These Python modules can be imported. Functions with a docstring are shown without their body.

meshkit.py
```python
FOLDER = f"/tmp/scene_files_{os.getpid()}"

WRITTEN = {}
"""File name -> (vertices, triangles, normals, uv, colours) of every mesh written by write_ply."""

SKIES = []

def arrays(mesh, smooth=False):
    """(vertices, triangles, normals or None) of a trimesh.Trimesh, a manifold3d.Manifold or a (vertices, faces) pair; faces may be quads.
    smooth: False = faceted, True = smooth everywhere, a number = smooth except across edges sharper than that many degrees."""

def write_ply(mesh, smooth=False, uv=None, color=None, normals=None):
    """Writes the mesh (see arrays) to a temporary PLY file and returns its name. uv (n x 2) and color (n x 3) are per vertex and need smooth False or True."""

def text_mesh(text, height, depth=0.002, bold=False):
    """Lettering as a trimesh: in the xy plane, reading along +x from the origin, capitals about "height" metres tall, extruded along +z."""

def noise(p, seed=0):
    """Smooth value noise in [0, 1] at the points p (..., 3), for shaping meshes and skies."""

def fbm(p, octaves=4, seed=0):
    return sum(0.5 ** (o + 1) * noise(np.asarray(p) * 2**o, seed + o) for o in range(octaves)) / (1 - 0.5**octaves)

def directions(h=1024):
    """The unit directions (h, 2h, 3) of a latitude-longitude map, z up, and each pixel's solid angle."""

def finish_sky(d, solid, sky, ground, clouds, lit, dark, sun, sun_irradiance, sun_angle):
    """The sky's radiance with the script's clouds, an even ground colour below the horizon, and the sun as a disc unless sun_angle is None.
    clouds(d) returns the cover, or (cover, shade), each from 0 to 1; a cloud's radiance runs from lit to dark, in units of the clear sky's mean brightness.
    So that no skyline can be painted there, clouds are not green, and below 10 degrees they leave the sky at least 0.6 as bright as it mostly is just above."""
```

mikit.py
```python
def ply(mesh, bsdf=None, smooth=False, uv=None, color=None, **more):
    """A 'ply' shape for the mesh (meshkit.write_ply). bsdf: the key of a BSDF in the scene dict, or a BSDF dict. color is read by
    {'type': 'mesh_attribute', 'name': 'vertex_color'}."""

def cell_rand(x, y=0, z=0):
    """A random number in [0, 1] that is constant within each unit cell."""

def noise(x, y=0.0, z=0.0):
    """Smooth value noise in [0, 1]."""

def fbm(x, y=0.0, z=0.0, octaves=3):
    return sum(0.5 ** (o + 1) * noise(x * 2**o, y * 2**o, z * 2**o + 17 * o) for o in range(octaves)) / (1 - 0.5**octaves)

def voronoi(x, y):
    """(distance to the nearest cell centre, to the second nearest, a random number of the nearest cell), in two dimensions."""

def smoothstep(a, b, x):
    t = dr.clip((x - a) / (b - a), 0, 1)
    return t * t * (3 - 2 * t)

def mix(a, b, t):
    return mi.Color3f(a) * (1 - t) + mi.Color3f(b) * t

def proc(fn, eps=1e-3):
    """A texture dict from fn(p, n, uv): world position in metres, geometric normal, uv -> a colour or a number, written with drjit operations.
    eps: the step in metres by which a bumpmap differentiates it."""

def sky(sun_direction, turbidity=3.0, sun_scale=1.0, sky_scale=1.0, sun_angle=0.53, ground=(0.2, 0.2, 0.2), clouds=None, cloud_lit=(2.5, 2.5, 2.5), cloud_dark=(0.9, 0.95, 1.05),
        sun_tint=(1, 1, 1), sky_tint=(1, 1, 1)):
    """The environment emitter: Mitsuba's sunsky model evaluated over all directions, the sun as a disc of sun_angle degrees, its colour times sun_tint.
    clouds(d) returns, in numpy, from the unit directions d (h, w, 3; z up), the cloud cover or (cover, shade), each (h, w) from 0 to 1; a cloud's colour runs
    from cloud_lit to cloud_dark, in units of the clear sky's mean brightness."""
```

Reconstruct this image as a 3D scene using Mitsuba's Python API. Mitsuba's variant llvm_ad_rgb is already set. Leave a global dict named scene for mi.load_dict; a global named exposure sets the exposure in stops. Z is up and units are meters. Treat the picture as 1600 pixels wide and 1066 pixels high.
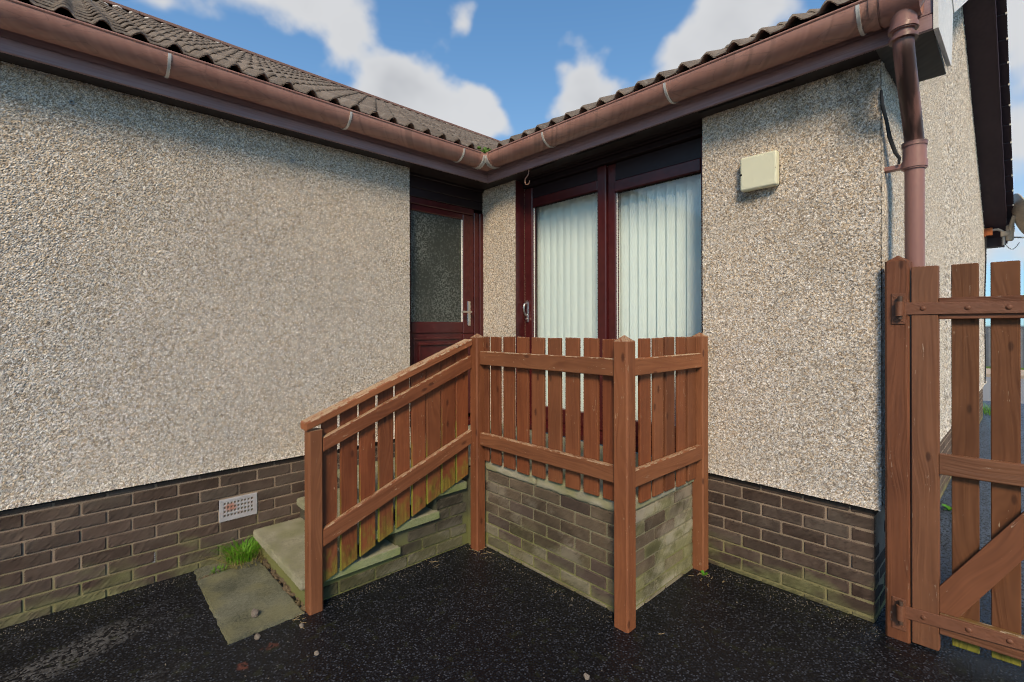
import math
import numpy as np, trimesh, drjit as dr, mitsuba as mi, mikit, meshkit
from scipy.spatial import cKDTree, ConvexHull
from shapely.geometry import Polygon
mi.set_variant('llvm_ad_rgb') if mi.variant() is None else None
T = mi.ScalarTransform4f
rng = np.random.default_rng(7)
scene, labels = {'type': 'scene'}, {}

# ------------------------------------------------------------------ camera
F_PX, YAW, ROLL, V0 = 738.77, 0.8171, -0.0024, 511.3
EYE = np.array([3.591, -3.0706, 1.55])
fw = np.array([-math.sin(YAW), math.cos(YAW), 0.0])
rt = np.array([math.cos(YAW), math.sin(YAW), 0.0])
up = np.array([0, 0, 1.0]) * math.cos(ROLL) - rt * math.sin(ROLL)
scene['camera'] = {
    'type': 'perspective', 'fov': 2 * math.degrees(math.atan(800 / F_PX)), 'fov_axis': 'x', 'near_clip': 0.05, 'far_clip': 400.0,
    'principal_point_offset_y': (533 - V0) / 1066.0,
    'to_world': T().look_at(origin=EYE.tolist(), target=(EYE + fw).tolist(), up=up.tolist())}

# ------------------------------------------------------------------ light
CLOUDS = [  # azimuth (deg, from +y towards -x), elevation, half widths, strength: where the cumulus banks stand
    (69, 29.2, 4.2, 3.2, .58), (63, 27.5, 5, 4.5, .60), (57, 26, 5, 4.2, .66), (51.5, 25, 4.5, 3.2, .62), (73, 33, 4, 2.2, .42), (66, 33, 5, 2.2, .35), (38.2, 27.2, 3.6, 3.4, .92), (37, 23.5, 4.5, 2.5, .6), (52.8, 34, 3.2, 2.2, .58),
    (24, 29.5, 6, 2.8, .62), (20, 32.5, 6, 2.4, .6), (27, 26, 5, 3, .5), (0, 23, 7, 6, .7), (0, 8, 7, 4, .5), (66, 24, 12, 3, .4), (60, 32.5, 3.4, 2, -.5), (47, 31.5, 4, 3, -.5), (31.6, 29.5, 2.4, 4, -.55), (33, 33, 4, 3, -.5), (86, 31, 5, 2, .4), (48.5, 23.5, 4, 2, .4), (41, 31, 3, 1.6, .25), (43.8, 26.5, 1.1, 4, -.35)]


def clouds(d):
    az = np.degrees(np.arctan2(-d[..., 0], d[..., 1]))
    el = np.degrees(np.arcsin(d[..., 2]))
    n = meshkit.fbm(d * 11.0 + 3.1, 7, 5) - .5
    w1, w2 = 9 * (meshkit.fbm(d * 6 + 20, 4, 8) - .5), 6 * (meshkit.fbm(d * 6 + 50, 4, 9) - .5)
    base = meshkit.fbm(d * 3.2 + 9.0, 4, 11) - .5
    f = base * 1.5 - .10
    for a, e, wa, we, s in CLOUDS:
        da = (az - a + 180) % 360 - 180 + w1
        f = f + s * np.exp(-(da / wa) ** 2 - ((el - e + w2) / we) ** 2)
    f = f + n * 1.7 + .05
    cover = np.clip((f - .06) / .46, 0, 1)
    cover = cover * cover * (3 - 2 * cover)
    haze = .06 + .32 * np.exp(-np.clip(el - 14, 0, 90) / 9)
    shade = np.clip((f - .35) * 1.1, 0, 1) * np.clip((meshkit.fbm(d * 7 + 40, 5, 3) - .36) * 2.2, 0, 1)
    return 1 - (1 - .93 * cover) * (1 - haze), .8 * shade


scene['sky'] = mikit.sky((0.55, -0.62, 0.62), turbidity=2.6, sun_scale=0.48, sun_angle=15, sun_tint=(1.02, 1.0, .97), sky_scale=1.0, clouds=clouds, cloud_lit=(2.0, 2.0, 2.0), cloud_dark=(1.15, 1.17, 1.22),
                         sky_tint=(.42, .88, 1.06), ground=(.12, .12, .12))
exposure = 2.38

# ------------------------------------------------------------------ materials
C3 = mi.Color3f
noise, fbm, voronoi, smoothstep, mix, cell_rand, proc = mikit.noise, mikit.fbm, mikit.voronoi, mikit.smoothstep, mikit.mix, mikit.cell_rand, mikit.proc


def bsdf(key, color, rough=.6, spec=.5, bump=None, scale=1.0, two=True, **kw):
    col = proc(color) if callable(color) else {'type': 'rgb', 'value': list(color)}
    b = {'type': 'principled', 'base_color': col, 'roughness': proc(rough) if callable(rough) else rough, 'specular': spec, **kw}
    if bump is not None:
        b = {'type': 'bumpmap', 'tex': proc(bump[0], bump[1]), 'scale': scale, 'bsdf': b}
    scene[key] = {'type': 'twosided', 'bsdf': b} if two else b


def wood(dark, light, pale, moss=None, wear=.5):
    def fn(p, n, uv):
        u, v = uv.x, uv.y
        w = fbm(u * 2.3, v * 9, 3.0, 2)
        g = noise(v * 210 + w * 22, u * 5)
        g2 = noise(v * 115 + w * 16, u * 2.6, 5.0)
        big = fbm(u * 5, v * 14, 9.0, 3)
        pid = cell_rand(dr.floor(v), 3.0)
        c = mix(dark, light, dr.clip(.55 * (pid - .5) + .28 * g + .28 * g2 + .62 * big - .04, 0, 1))
        d1, d2, r = voronoi(u * 4.2, v * 9.5)
        c = mix(c, C3(dark) * .45, dr.select(r > .72, 1 - smoothstep(.05, .13, d1), 0.0) * .75)
        c = c * mix((1.06, .96, .90), (.94, 1.03, 1.10), cell_rand(dr.floor(v), 7.0))
        top = smoothstep(.35, .8, n.z)
        fl = noise(v * 330, u * 55, 2.0) * .55 + noise(v * 120, u * 20, 4.0) * .35 + fbm(u * 7, v * 30, 7.0, 2) * .35
        c = mix(c, pale, smoothstep(.99 - .40 * top * wear, 1.16 - .40 * top * wear, fl + .10 * wear * fbm(u * 3, v * 5, 1.0, 2)) * .8)
        if moss is not None:
            m = moss(p, n, fbm(p.x * 30, p.y * 30, p.z * 14, 3))
            c = mix(c, mix((.10, .11, .015), (.24, .23, .03), g), m)
        return c
    return fn


def wood_bump(p, n, uv):
    u, v = uv.x, uv.y
    w = fbm(u * 2.3, v * 9, 3.0, 2)
    return noise(v * 210 + w * 22, u * 5) * .7 + noise(v * 70 + w * 9, u * 2.2, 5.0)


def stair_moss(p, n, f):
    h = p.z - (.13 + .383 * (p.y + 2.03))
    edge = smoothstep(.2, .7, -n.y)
    return dr.clip(smoothstep(.16, -.03, h + (f - .5) * .40) * .55 + edge * smoothstep(.55, .15, h + (f - .5) * .4) * .9, 0, 1)


def gate_moss(p, n, f):
    return dr.clip(smoothstep(.17, .05, p.z + (f - .5) * .14) * .9 + smoothstep(.35, .75, n.z - n.x * .6) * smoothstep(1.0, .2, p.z) * .35 * f, 0, 1)


def rail_moss(p, n, f):
    return dr.clip(smoothstep(.35, .75, n.z - n.x * .6) * smoothstep(1.0, .2, p.z) * .4 * f, 0, 1)


WD, WL, WP = (.118, .037, .015), (.240, .088, .038), (.36, .25, .16)
bsdf('fence_wood', wood(WD, WL, WP, None, 1.1), .62, .35, (wood_bump, 4e-4), .0015)
bsdf('fence_wood_worn', wood((.128, .044, .019), (.255, .103, .047), (.40, .30, .20), None, 1.15), .66, .3, (wood_bump, 4e-4), .0018)
bsdf('picket_wood', wood((.106, .031, .0125), (.218, .075, .031), WP, None, .9), .62, .35, (wood_bump, 4e-4), .0015)
bsdf('stair_picket_wood', wood((.112, .031, .0115), (.225, .073, .029), WP, stair_moss, .5), .62, .35, (wood_bump, 4e-4), .0015)
bsdf('gate_wood', wood((.086, .031, .0145), (.182, .072, .034), (.42, .33, .25), rail_moss, .5), .6, .4, (wood_bump, 4e-4), .0016)
bsdf('gate_back_wood', wood((.085, .033, .014), (.175, .078, .036), (.36, .27, .19), gate_moss, .5), .66, .3, (wood_bump, 4e-4), .0016)


def brick_color(a, b, moss_h, moss_s, eff):
    def fn(p, n, uv):
        s = fbm(p.x * 9, p.y * 9, p.z * 9, 3)
        t = noise(p.x * 190, p.y * 190, p.z * 190) * .5 + noise((p.x + p.y - p.z * 1.1) * 85, (p.x + p.y + p.z) * 22) * .5
        r = cell_rand(dr.floor(uv.x))
        c = mix(a, b, dr.clip(.5 * s + .35 * t + .5 * (r - .45), 0, 1))
        m = smoothstep(moss_h, moss_h - .22, p.z + (fbm(p.x * 6, p.y * 6, p.z * 10, 3) - .5) * .45) * moss_s
        c = mix(c, mix((.080, .085, .032), (.25, .245, .125), t * .5 + s * .5), m)
        e = smoothstep(.52, .76, fbm(p.x * 4.5 + 7, p.y * 4.5, p.z * 7, 4) + .14 * t) * eff
        c = mix(c, C3(c) * .42, smoothstep(.50, .68, fbm(p.x * 3.1 + 31, p.y * 3.1, p.z * 3.6, 4)) * dr.clip(1.3 * eff, 0, 1))
        return mix(c, (.33, .305, .25), e * .75)
    return fn


def brick_bump(p, n, uv):
    h = p.x + p.y
    return noise((h - p.z * 1.1) * 85, (h + p.z) * 22) + noise((h - p.z * 1.5) * 190, (h + p.z) * 40, 3.0) * .5 + noise(p.x * 300, p.y * 300, p.z * 300) * .3


BRK = dict(rough=.85, spec=.2, bump=(brick_bump, 8e-4), scale=.0085)
bsdf('brick_dark', brick_color((.048, .032, .026), (.124, .089, .073), .17, .8, .06), **BRK)
bsdf('brick_mid', brick_color((.052, .038, .032), (.132, .099, .083), .15, .75, .10), **BRK)
bsdf('brick_landing', brick_color((.054, .040, .029), (.19, .148, .108), .30, .45, .45), **BRK)
bsdf('brick_landing_green', brick_color((.10, .084, .062), (.27, .235, .18), .56, .80, .85), **BRK)
bsdf('brick_flank', brick_color((.020, .018, .014), (.095, .085, .064), .24, .4, .3), **BRK)  # dark damp brick, lowered further for the shade beneath the treads


def mortar_color(a, b, moss):
    def fn(p, n, uv):
        s = fbm(p.x * 14, p.y * 14, p.z * 14, 3)
        m = smoothstep(.34, .02, p.z + (fbm(p.x * 7, p.y * 7, p.z * 7, 3) - .5) * .4) * moss
        return mix(mix(a, b, s * .7 + .4 * noise(p.x * 300, p.y * 300, p.z * 300)), (.17, .18, .055), m)
    return fn


bsdf('mortar', mortar_color((.165, .122, .092), (.31, .243, .187), .6), .9, .2, (brick_bump, 8e-4), .001)
bsdf('mortar_landing', mortar_color((.10, .092, .062), (.27, .25, .17), .8), .9, .2, (brick_bump, 8e-4), .001)
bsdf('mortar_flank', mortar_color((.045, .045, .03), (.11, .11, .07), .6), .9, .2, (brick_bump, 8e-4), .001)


def harl_color(p, n, uv):
    c = C3(dr.clip(uv.x, 0, 1))
    return c


scene['harl'] = {'type': 'twosided', 'bsdf': {'type': 'principled', 'base_color': {'type': 'mesh_attribute', 'name': 'vertex_color'}, 'roughness': .75, 'specular': .3}}
bsdf('harl_core', (.30, .26, .21), .9, .2)


def concrete(a, b, green, gs):
    def fn(p, n, uv):
        s = fbm(p.x * 5, p.y * 5, p.z * 5, 4)
        t = noise(p.x * 260, p.y * 260, p.z * 260) * .6 + noise(p.x * 90, p.y * 90, p.z * 90) * .4
        c = mix(a, b, dr.clip(1.05 * s + .85 * t - .47, 0, 1))
        return mix(c, green, smoothstep(.38, .7, fbm(p.x * 8 + 3, p.y * 8, p.z * 8, 3) + (t - .5) * .3) * gs)
    return fn


def grit_bump(p, n, uv):
    return noise(p.x * 300, p.y * 300, p.z * 300) + noise(p.x * 120, p.y * 120, p.z * 120) + 4 * noise(p.x * 18, p.y * 18, p.z * 18)


bsdf('tread_stone', concrete((.17, .165, .115), (.34, .325, .25), (.14, .15, .06), .5), .85, .25, (grit_bump, 1e-3), .0012)
bsdf('slab_stone', concrete((.050, .054, .038), (.195, .195, .145), (.17, .16, .075), .45), .8, .3, (grit_bump, 1e-3), .0018)
bsdf('coping_stone', concrete((.20, .19, .14), (.42, .40, .32), (.22, .225, .10), .65), .85, .25, (grit_bump, 1e-3), .0012)
bsdf('edge_stone', concrete((.13, .15, .07), (.30, .33, .19), (.13, .17, .045), .6), .85, .25, (grit_bump, 1e-3), .0012)
bsdf('loose_stone', concrete((.12, .10, .09), (.27, .23, .20), (.14, .12, .09), .4), .8, .3)
bsdf('soil', concrete((.05, .04, .03), (.20, .15, .10), (.08, .07, .03), .4), .95, .1)


def asphalt(lo, hi, bright, streak):
    def fn(p, n, uv):
        d1, d2, r = voronoi(p.x * 95, p.y * 95)
        d3, d4, r2 = voronoi(p.x * 55 + 3, p.y * 55)
        c = mix(lo, hi, r * r * smoothstep(.62, .25, d1))
        c = mix(c, C3(hi) * 1.6, dr.select(r > .85, smoothstep(.45, .25, d1), 0.0))  # palest bluish grains: wet glints on the aggregate put into the colour
        c = mix(c, bright, dr.select(r2 > .985, smoothstep(.24, .14, d3), 0.0) * .8)
        w = fbm(p.x * 2.0, p.y * 2.0, 0.0, 3)
        if streak:
            q, s = p.x * .94 + p.y * .34, -p.x * .34 + p.y * .94
            st = smoothstep(.38, .70, fbm(q * 5.5 + 3, s * 1.3, 4.0, 4)) * smoothstep(-2.35, -2.9, p.y + .25 * p.x) * smoothstep(.12, .3, p.x)
            c = mix(c, (.115, .113, .112), st * smoothstep(.15, .85, r) * .62)
            c = mix(c, C3(.075, .098, .14), smoothstep(-.1, .5, p.y) * smoothstep(.15, .7, r) * smoothstep(2.9, 3.2, p.x))  # bluish beyond the gate: sky reflection put into the asphalt colour
            rd = dr.maximum(smoothstep(.05, .015, dr.sqrt(dr.square(p.x - 1.175) + dr.square((p.y + 2.49) * 2.2)) + .07 * (fbm(p.x * 40, p.y * 40, 1.0, 2) - .5)), .6 * smoothstep(.05, .015, dr.sqrt(dr.square((p.x - 1.11) * 2) + dr.square(p.y + 2.35)) + .09 * (fbm(p.x * 40, p.y * 40, 1.0, 2) - .5)))
            c = mix(c, (.13, .042, .028), rd * .75 * smoothstep(.2, .6, r + .2))
            mo = smoothstep(.66, .8, fbm(p.x * 22 + 20, p.y * 22, 2.0, 4))
            c = mix(c, (.03, .036, .010), mo * .25)
        return c * (.75 + .5 * w)
    return fn


def asphalt_bump(p, n, uv):
    d1, d2, r = voronoi(p.x * 95, p.y * 95)
    return (1 - d1) * (.4 + .6 * r)


def asphalt_rough(p, n, uv):
    return .22 + .32 * fbm(p.x * 3, p.y * 3, 8.0, 3) - .14 * smoothstep(.0, 1.0, p.y)


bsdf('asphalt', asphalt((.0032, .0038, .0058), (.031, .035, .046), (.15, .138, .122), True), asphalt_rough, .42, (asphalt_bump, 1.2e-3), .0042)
bsdf('road_asphalt', (.20, .205, .21), .7, .4)
bsdf('pavement_stone', (.33, .27, .22), .85, .2)
bsdf('verge_green', (.06, .10, .02), .9, .1)


def pvc(a, b):
    def fn(p, n, uv):
        return mix(a, b, .6 * fbm(p.x * 4, p.y * 4, p.z * 4, 3) + .4 * noise(p.x * 16 + p.z * 90, p.y * 16 + p.z * 90, (p.x + p.y) * 40 + p.z * 4))
    return fn


def wood_foil(p, n, uv):
    g = noise((p.x + p.y) * 30, p.z * 30) * .3 + fbm(p.x * 5, p.y * 5, p.z * 2, 3) * .7
    return mix((.036, .0050, .0058), (.085, .013, .0135), g)


bsdf('frame_foil', wood_foil, .28, .5)
bsdf('shaded_head_foil', (.014, .007, .009), .4, .4)  # near-black copy of the frame foil, with the eave shade in its colour


def fascia_col(p, n, uv):
    s = fbm(p.x * 3, p.y * 3, p.z * 20, 4)
    g = noise((p.x + p.y) * 4, p.z * 220)
    return mix((.20, .115, .122), (.34, .235, .25), dr.clip(s * .7 + g * .45 - .05, 0, 1))


bsdf('fascia_paint', fascia_col, .38, .5)
bsdf('soffit_board', pvc((.018, .012, .012), (.034, .023, .023)), .5, .4)
bsdf('barge_brown', pvc((.030, .017, .024), (.05, .03, .04)), .5, .4)
bsdf('box_grey', pvc((.05, .048, .045), (.12, .115, .105)), .8, .3)
bsdf('barge_white', pvc((.50, .50, .50), (.78, .78, .77)), .5, .4)


def gutter_col(p, n, uv):
    s = fbm(p.x * 5, p.y * 5, p.z * 5, 4)
    st = noise((p.x + p.y) * 70, p.z * 7)
    c = mix((.26, .120, .095), (.42, .235, .19), dr.clip(s * .9 + .25 * st - .1, 0, 1))
    d1, d2, r = voronoi((p.x - p.y) * 5, p.z * 16)
    c = mix(c, (.07, .045, .04), dr.select(r > .5, smoothstep(.05, .0, dr.abs(d2 - d1)), 0.0) * .35)
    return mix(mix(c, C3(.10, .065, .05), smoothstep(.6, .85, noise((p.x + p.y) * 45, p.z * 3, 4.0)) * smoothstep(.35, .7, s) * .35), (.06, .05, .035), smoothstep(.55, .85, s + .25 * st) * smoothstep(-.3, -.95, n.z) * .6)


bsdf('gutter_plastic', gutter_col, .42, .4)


def pipe_col(p, n, uv):
    s = fbm(p.x * 8, p.y * 8, p.z * 1.6, 4)
    return mix(mix((.20, .095, .080), (.32, .165, .14), s), (.025, .017, .016), smoothstep(2.44, 2.50, p.z) * smoothstep(2.95, 2.80, p.z) * smoothstep(.25, .6, fbm(p.x * 40, p.y * 12, p.z * 1.5, 3)) * .85)


bsdf('pipe_plastic', pipe_col, .35, .45)
bsdf('bracket_metal', (.60, .58, .55), .42, .5, metallic=.35)
bsdf('chrome', (.75, .74, .72), .22, .5, metallic=1.0)
bsdf('white_bead', (.62, .62, .60), .4, .4)
bsdf('cream_plastic', (.64, .63, .47), .35, .5)
bsdf('black_gap', (.012, .012, .012), .7, .2)


def tile_col(p, n, uv):
    s = fbm(p.x * 6, p.y * 6, p.z * 6, 4)
    t = noise(p.x * 160, p.y * 160, p.z * 160)
    r = cell_rand(dr.floor(uv.x))
    c = mix((.12, .098, .084), (.30, .25, .215), dr.clip(.5 * s + .35 * t + .4 * (r - .4), 0, 1))
    c = mix(c, (.30, .28, .25), smoothstep(.62, .8, fbm(p.x * 26, p.y * 26, p.z * 26, 3) + .1 * t) * .5)
    return mix(c, (.018, .014, .010), smoothstep(.1, -.5, n.z) * .75 * s + .0)


bsdf('roof_tile', tile_col, .85, .25, (grit_bump, 1e-3), .0012)
bsdf('ridge_clay', pvc((.11, .062, .052), (.20, .125, .105)), .8, .3)
bsdf('bedding', (.62, .60, .57), .9, .2)
bsdf('grit', concrete((.10, .09, .075), (.32, .28, .23), (.16, .12, .08), .4), .8, .3)
bsdf('roof_deck', (.03, .025, .022), .95, .1)


def vent_col(p, n, uv):
    return mix(mix((.27, .27, .30), (.42, .42, .45), fbm(p.x * 20, p.y * 20, p.z * 20, 3)), (.34, .13, .075), .75 * smoothstep(.60, 1.0, fbm(p.x * 9 + 4, p.y * 16 + 1.5, p.z * 26, 3) + .35 * smoothstep(.06, .01, dr.abs(p.y + 2.285)) * smoothstep(.04, .01, dr.abs(p.z - .36))))


bsdf('vent_plastic', vent_col, .5, .4)
bsdf('hinge_paint', pvc((.115, .044, .022), (.20, .085, .05)), .55, .4, (grit_bump, 1e-3), .001)
bsdf('hinge_dark', pvc((.035, .022, .016), (.10, .055, .035)), .5, .5, (grit_bump, 1e-3), .001)
bsdf('blind_fabric', (.66, .79, .785), .8, .2)
bsdf('room_paint', (.42, .42, .40), .9, .2)
bsdf('hall_paint', (.17, .165, .15), .9, .2)
scene['pane_glass'] = {'type': 'thindielectric', 'int_ior': 1.5}
def ripple(p, n, uv):
    d1, d2, r = voronoi(p.y * 62 + .5 * noise(p.y * 30, p.z * 30), p.z * 62)
    return smoothstep(.75, .0, d1) * (.4 + .6 * r) + .4 * noise(p.y * 160, p.z * 160)


def ripple_glint_tone(p, n, uv):
    d1, d2, r = voronoi(p.y * 48 + .5 * noise(p.y * 30, p.z * 30), p.z * 48)
    t = smoothstep(.62, .1, d1) * smoothstep(.35, .9, r)
    return mix((.13, .15, .135), (.62, .68, .64), t * .30 + .55 * smoothstep(.35, .8, noise(p.y * 110, p.z * 110)) * smoothstep(.25, .7, fbm(p.y * 4, p.z * 3, 2.0, 3)))  # pale mottle: sky glints on the ripples painted into the glass colour


scene['rippled_glass'] = {'type': 'bumpmap', 'tex': proc(ripple, 1.2e-3), 'scale': .0050, 'bsdf': {'type': 'principledthin', 'base_color': proc(ripple_glint_tone), 'roughness': .14, 'spec_trans': .62, 'diff_trans': .5, 'eta': 1.5}}
bsdf('dish_metal', pvc((.30, .24, .18), (.52, .46, .38)), .5, .5)
bsdf('rust', pvc((.30, .085, .03), (.50, .17, .07)), .8, .3)
bsdf('galv', (.28, .29, .30), .5, .5, metallic=.4)
bsdf('cable_black', (.02, .02, .022), .5, .4)
bsdf('hook_copper', (.42, .24, .18), .35, .5, metallic=.5)
bsdf('far_metal', pvc((.10, .115, .135), (.17, .185, .21)), .5, .4)
for k, c in (('grass_blade', (.10, .25, .015)), ('grass_dry', (.28, .24, .09)), ('leaf_green', (.07, .22, .015)), ('moss_green', (.07, .13, .02))):
    scene[k] = {'type': 'twosided', 'bsdf': {'type': 'principled', 'base_color': {'type': 'rgb', 'value': list(c)}, 'roughness': .55, 'specular': .3}}

# ------------------------------------------------------------------ helpers
COUNT = {}


def key_for(name):
    COUNT[name] = COUNT.get(name, -1) + 1
    return name if COUNT[name] == 0 else f'{name}_{COUNT[name]:03d}'


def add(name, mesh, mat, smooth=False, uv=None, color=None, to_world=None, shape=None):
    k = key_for(name)
    d = dict(shape) if shape is not None else mikit.ply(mesh, mat, smooth=smooth, uv=uv, color=color)
    if to_world is not None:
        d['to_world'] = to_world
    scene[k] = d
    return k


def tag(k, label=None, cat=None, group=None, kind=None):
    e = {}
    if label: e['label'] = label
    if cat: e['category'] = cat
    if group: e['group'] = group
    if kind: e['kind'] = kind
    labels[k] = e


def V(*a): return np.array(a, float)


def hexa(c, ch=.003):
    """Chamfered hexahedron from corners c[i][j][k] (8x3 ordered ijk)."""
    c = np.asarray(c, float).reshape(2, 2, 2, 3)
    pts = []
    for i in range(2):
        for j in range(2):
            for k in range(2):
                o = c[i, j, k]
                e = [c[1 - i, j, k] - o, c[i, 1 - j, k] - o, c[i, j, 1 - k] - o]
                e = [x / max(np.linalg.norm(x), 1e-9) * min(ch, .3 * np.linalg.norm(x)) for x in e]
                pts += [o + e[0] + e[1], o + e[0] + e[2], o + e[1] + e[2]]
    pts = np.array(pts)
    h = ConvexHull(pts, qhull_options='QJ Pp')
    f = h.simplices.copy()
    cen = pts.mean(0)
    n = np.cross(pts[f[:, 1]] - pts[f[:, 0]], pts[f[:, 2]] - pts[f[:, 0]])
    flip = ((pts[f[:, 0]] - cen) * n).sum(1) < 0
    f[flip] = f[flip][:, ::-1]
    return pts, f


def box_corners(lo, hi):
    lo, hi = np.asarray(lo, float), np.asarray(hi, float)
    return [[[(lo, hi)[a][0], (lo, hi)[b][1], (lo, hi)[c][2]] for c in (0, 1)] for a in (0, 1) for b in (0, 1)]


def cbox(lo, hi, ch=.003): return hexa(box_corners(np.minimum(lo, hi), np.maximum(lo, hi)), ch)


def rough_block(lo, hi, seed, size=.02, chip=.007, lump=.0025, bottom=True):
    """A worn stone: subdivided box, edges chipped unevenly, faces slightly lumpy."""
    lo, hi = np.asarray(lo, float), np.asarray(hi, float)
    b = trimesh.creation.box(extents=hi - lo).subdivide_to_size(size)
    v = np.array(b.vertices) + (lo + hi) / 2
    d = np.sort(np.minimum(v - lo, hi - v), axis=1)
    e = np.clip(1 - d[:, 1] / .012, 0, 1)                       # 1 on an edge
    n = meshkit.fbm(v * 38 + seed, 3, seed)
    nn = meshkit.fbm(v * 9 + seed, 3, seed + 1)
    c = (lo + hi) / 2
    dirn = np.where(np.abs(v - c) > (hi - lo) / 2 - .0005, np.sign(v - c), 0)
    amt = -e * chip * (.35 + 1.3 * np.clip(n - .35, 0, 1) * 2) + (n - .5) * lump + (nn - .5) * lump
    return v + dirn * amt[:, None], np.array(b.faces)


def join(ms):
    v, f, n = [], [], 0
    for m in ms:
        mv, mf = (m.vertices, m.faces) if hasattr(m, 'vertices') else m
        v.append(np.asarray(mv)); f.append(np.asarray(mf) + n); n += len(mv)
    return np.vstack(v), np.vstack(f)


def grained(m, axis):
    """Unshared vertices with uv: u along the grain, v across."""
    v, f = m
    t = v[f].reshape(-1, 3)
    L = np.asarray(axis, float) / np.linalg.norm(axis)
    a = np.cross(L, V(.31, .52, .8)) ; a = V(0, 0, 1) - L * L[2] if abs(L[2]) < .9 else V(1, 0, 0)
    a = a / np.linalg.norm(a); b = np.cross(L, a)
    r = rng.random() * 40
    q = t @ a + t @ b
    uv = np.stack([t @ L + r, q - q.mean() + rng.integers(1, 400) + .5], 1)
    return (t, np.arange(len(t)).reshape(-1, 3)), uv


def timber(name, m, axis, mat):
    mm, uv = grained(m, axis)
    return add(name, mm, mat, uv=uv)


def tube(path, r, n=14, cap=True):
    P = np.asarray(path, float)
    rr = np.broadcast_to(np.asarray(r, float), (len(P),))
    tg = np.gradient(P, axis=0)
    tg /= np.linalg.norm(tg, axis=1, keepdims=True)
    a = np.cross(tg[0], V(.3, .9, .2)); a /= np.linalg.norm(a)
    v = []
    for p, t, q in zip(P, tg, rr):
        a = a - t * (a @ t); a /= np.linalg.norm(a)
        b = np.cross(t, a)
        th = np.arange(n) / n * 2 * np.pi
        v.append(p + q * (np.cos(th)[:, None] * a + np.sin(th)[:, None] * b))
    v = np.vstack(v); f = []
    for i in range(len(P) - 1):
        for j in range(n):
            k = (j + 1) % n
            f += [[i * n + j, i * n + k, (i + 1) * n + k], [i * n + j, (i + 1) * n + k, (i + 1) * n + j]]
    if cap:
        m = len(P) - 1
        v = np.vstack([v, P[:1], P[-1:]])
        for j in range(n):
            k = (j + 1) % n
            f += [[k, j, len(v) - 2], [m * n + j, m * n + k, len(v) - 1]]
    return v, np.array(f)


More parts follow.
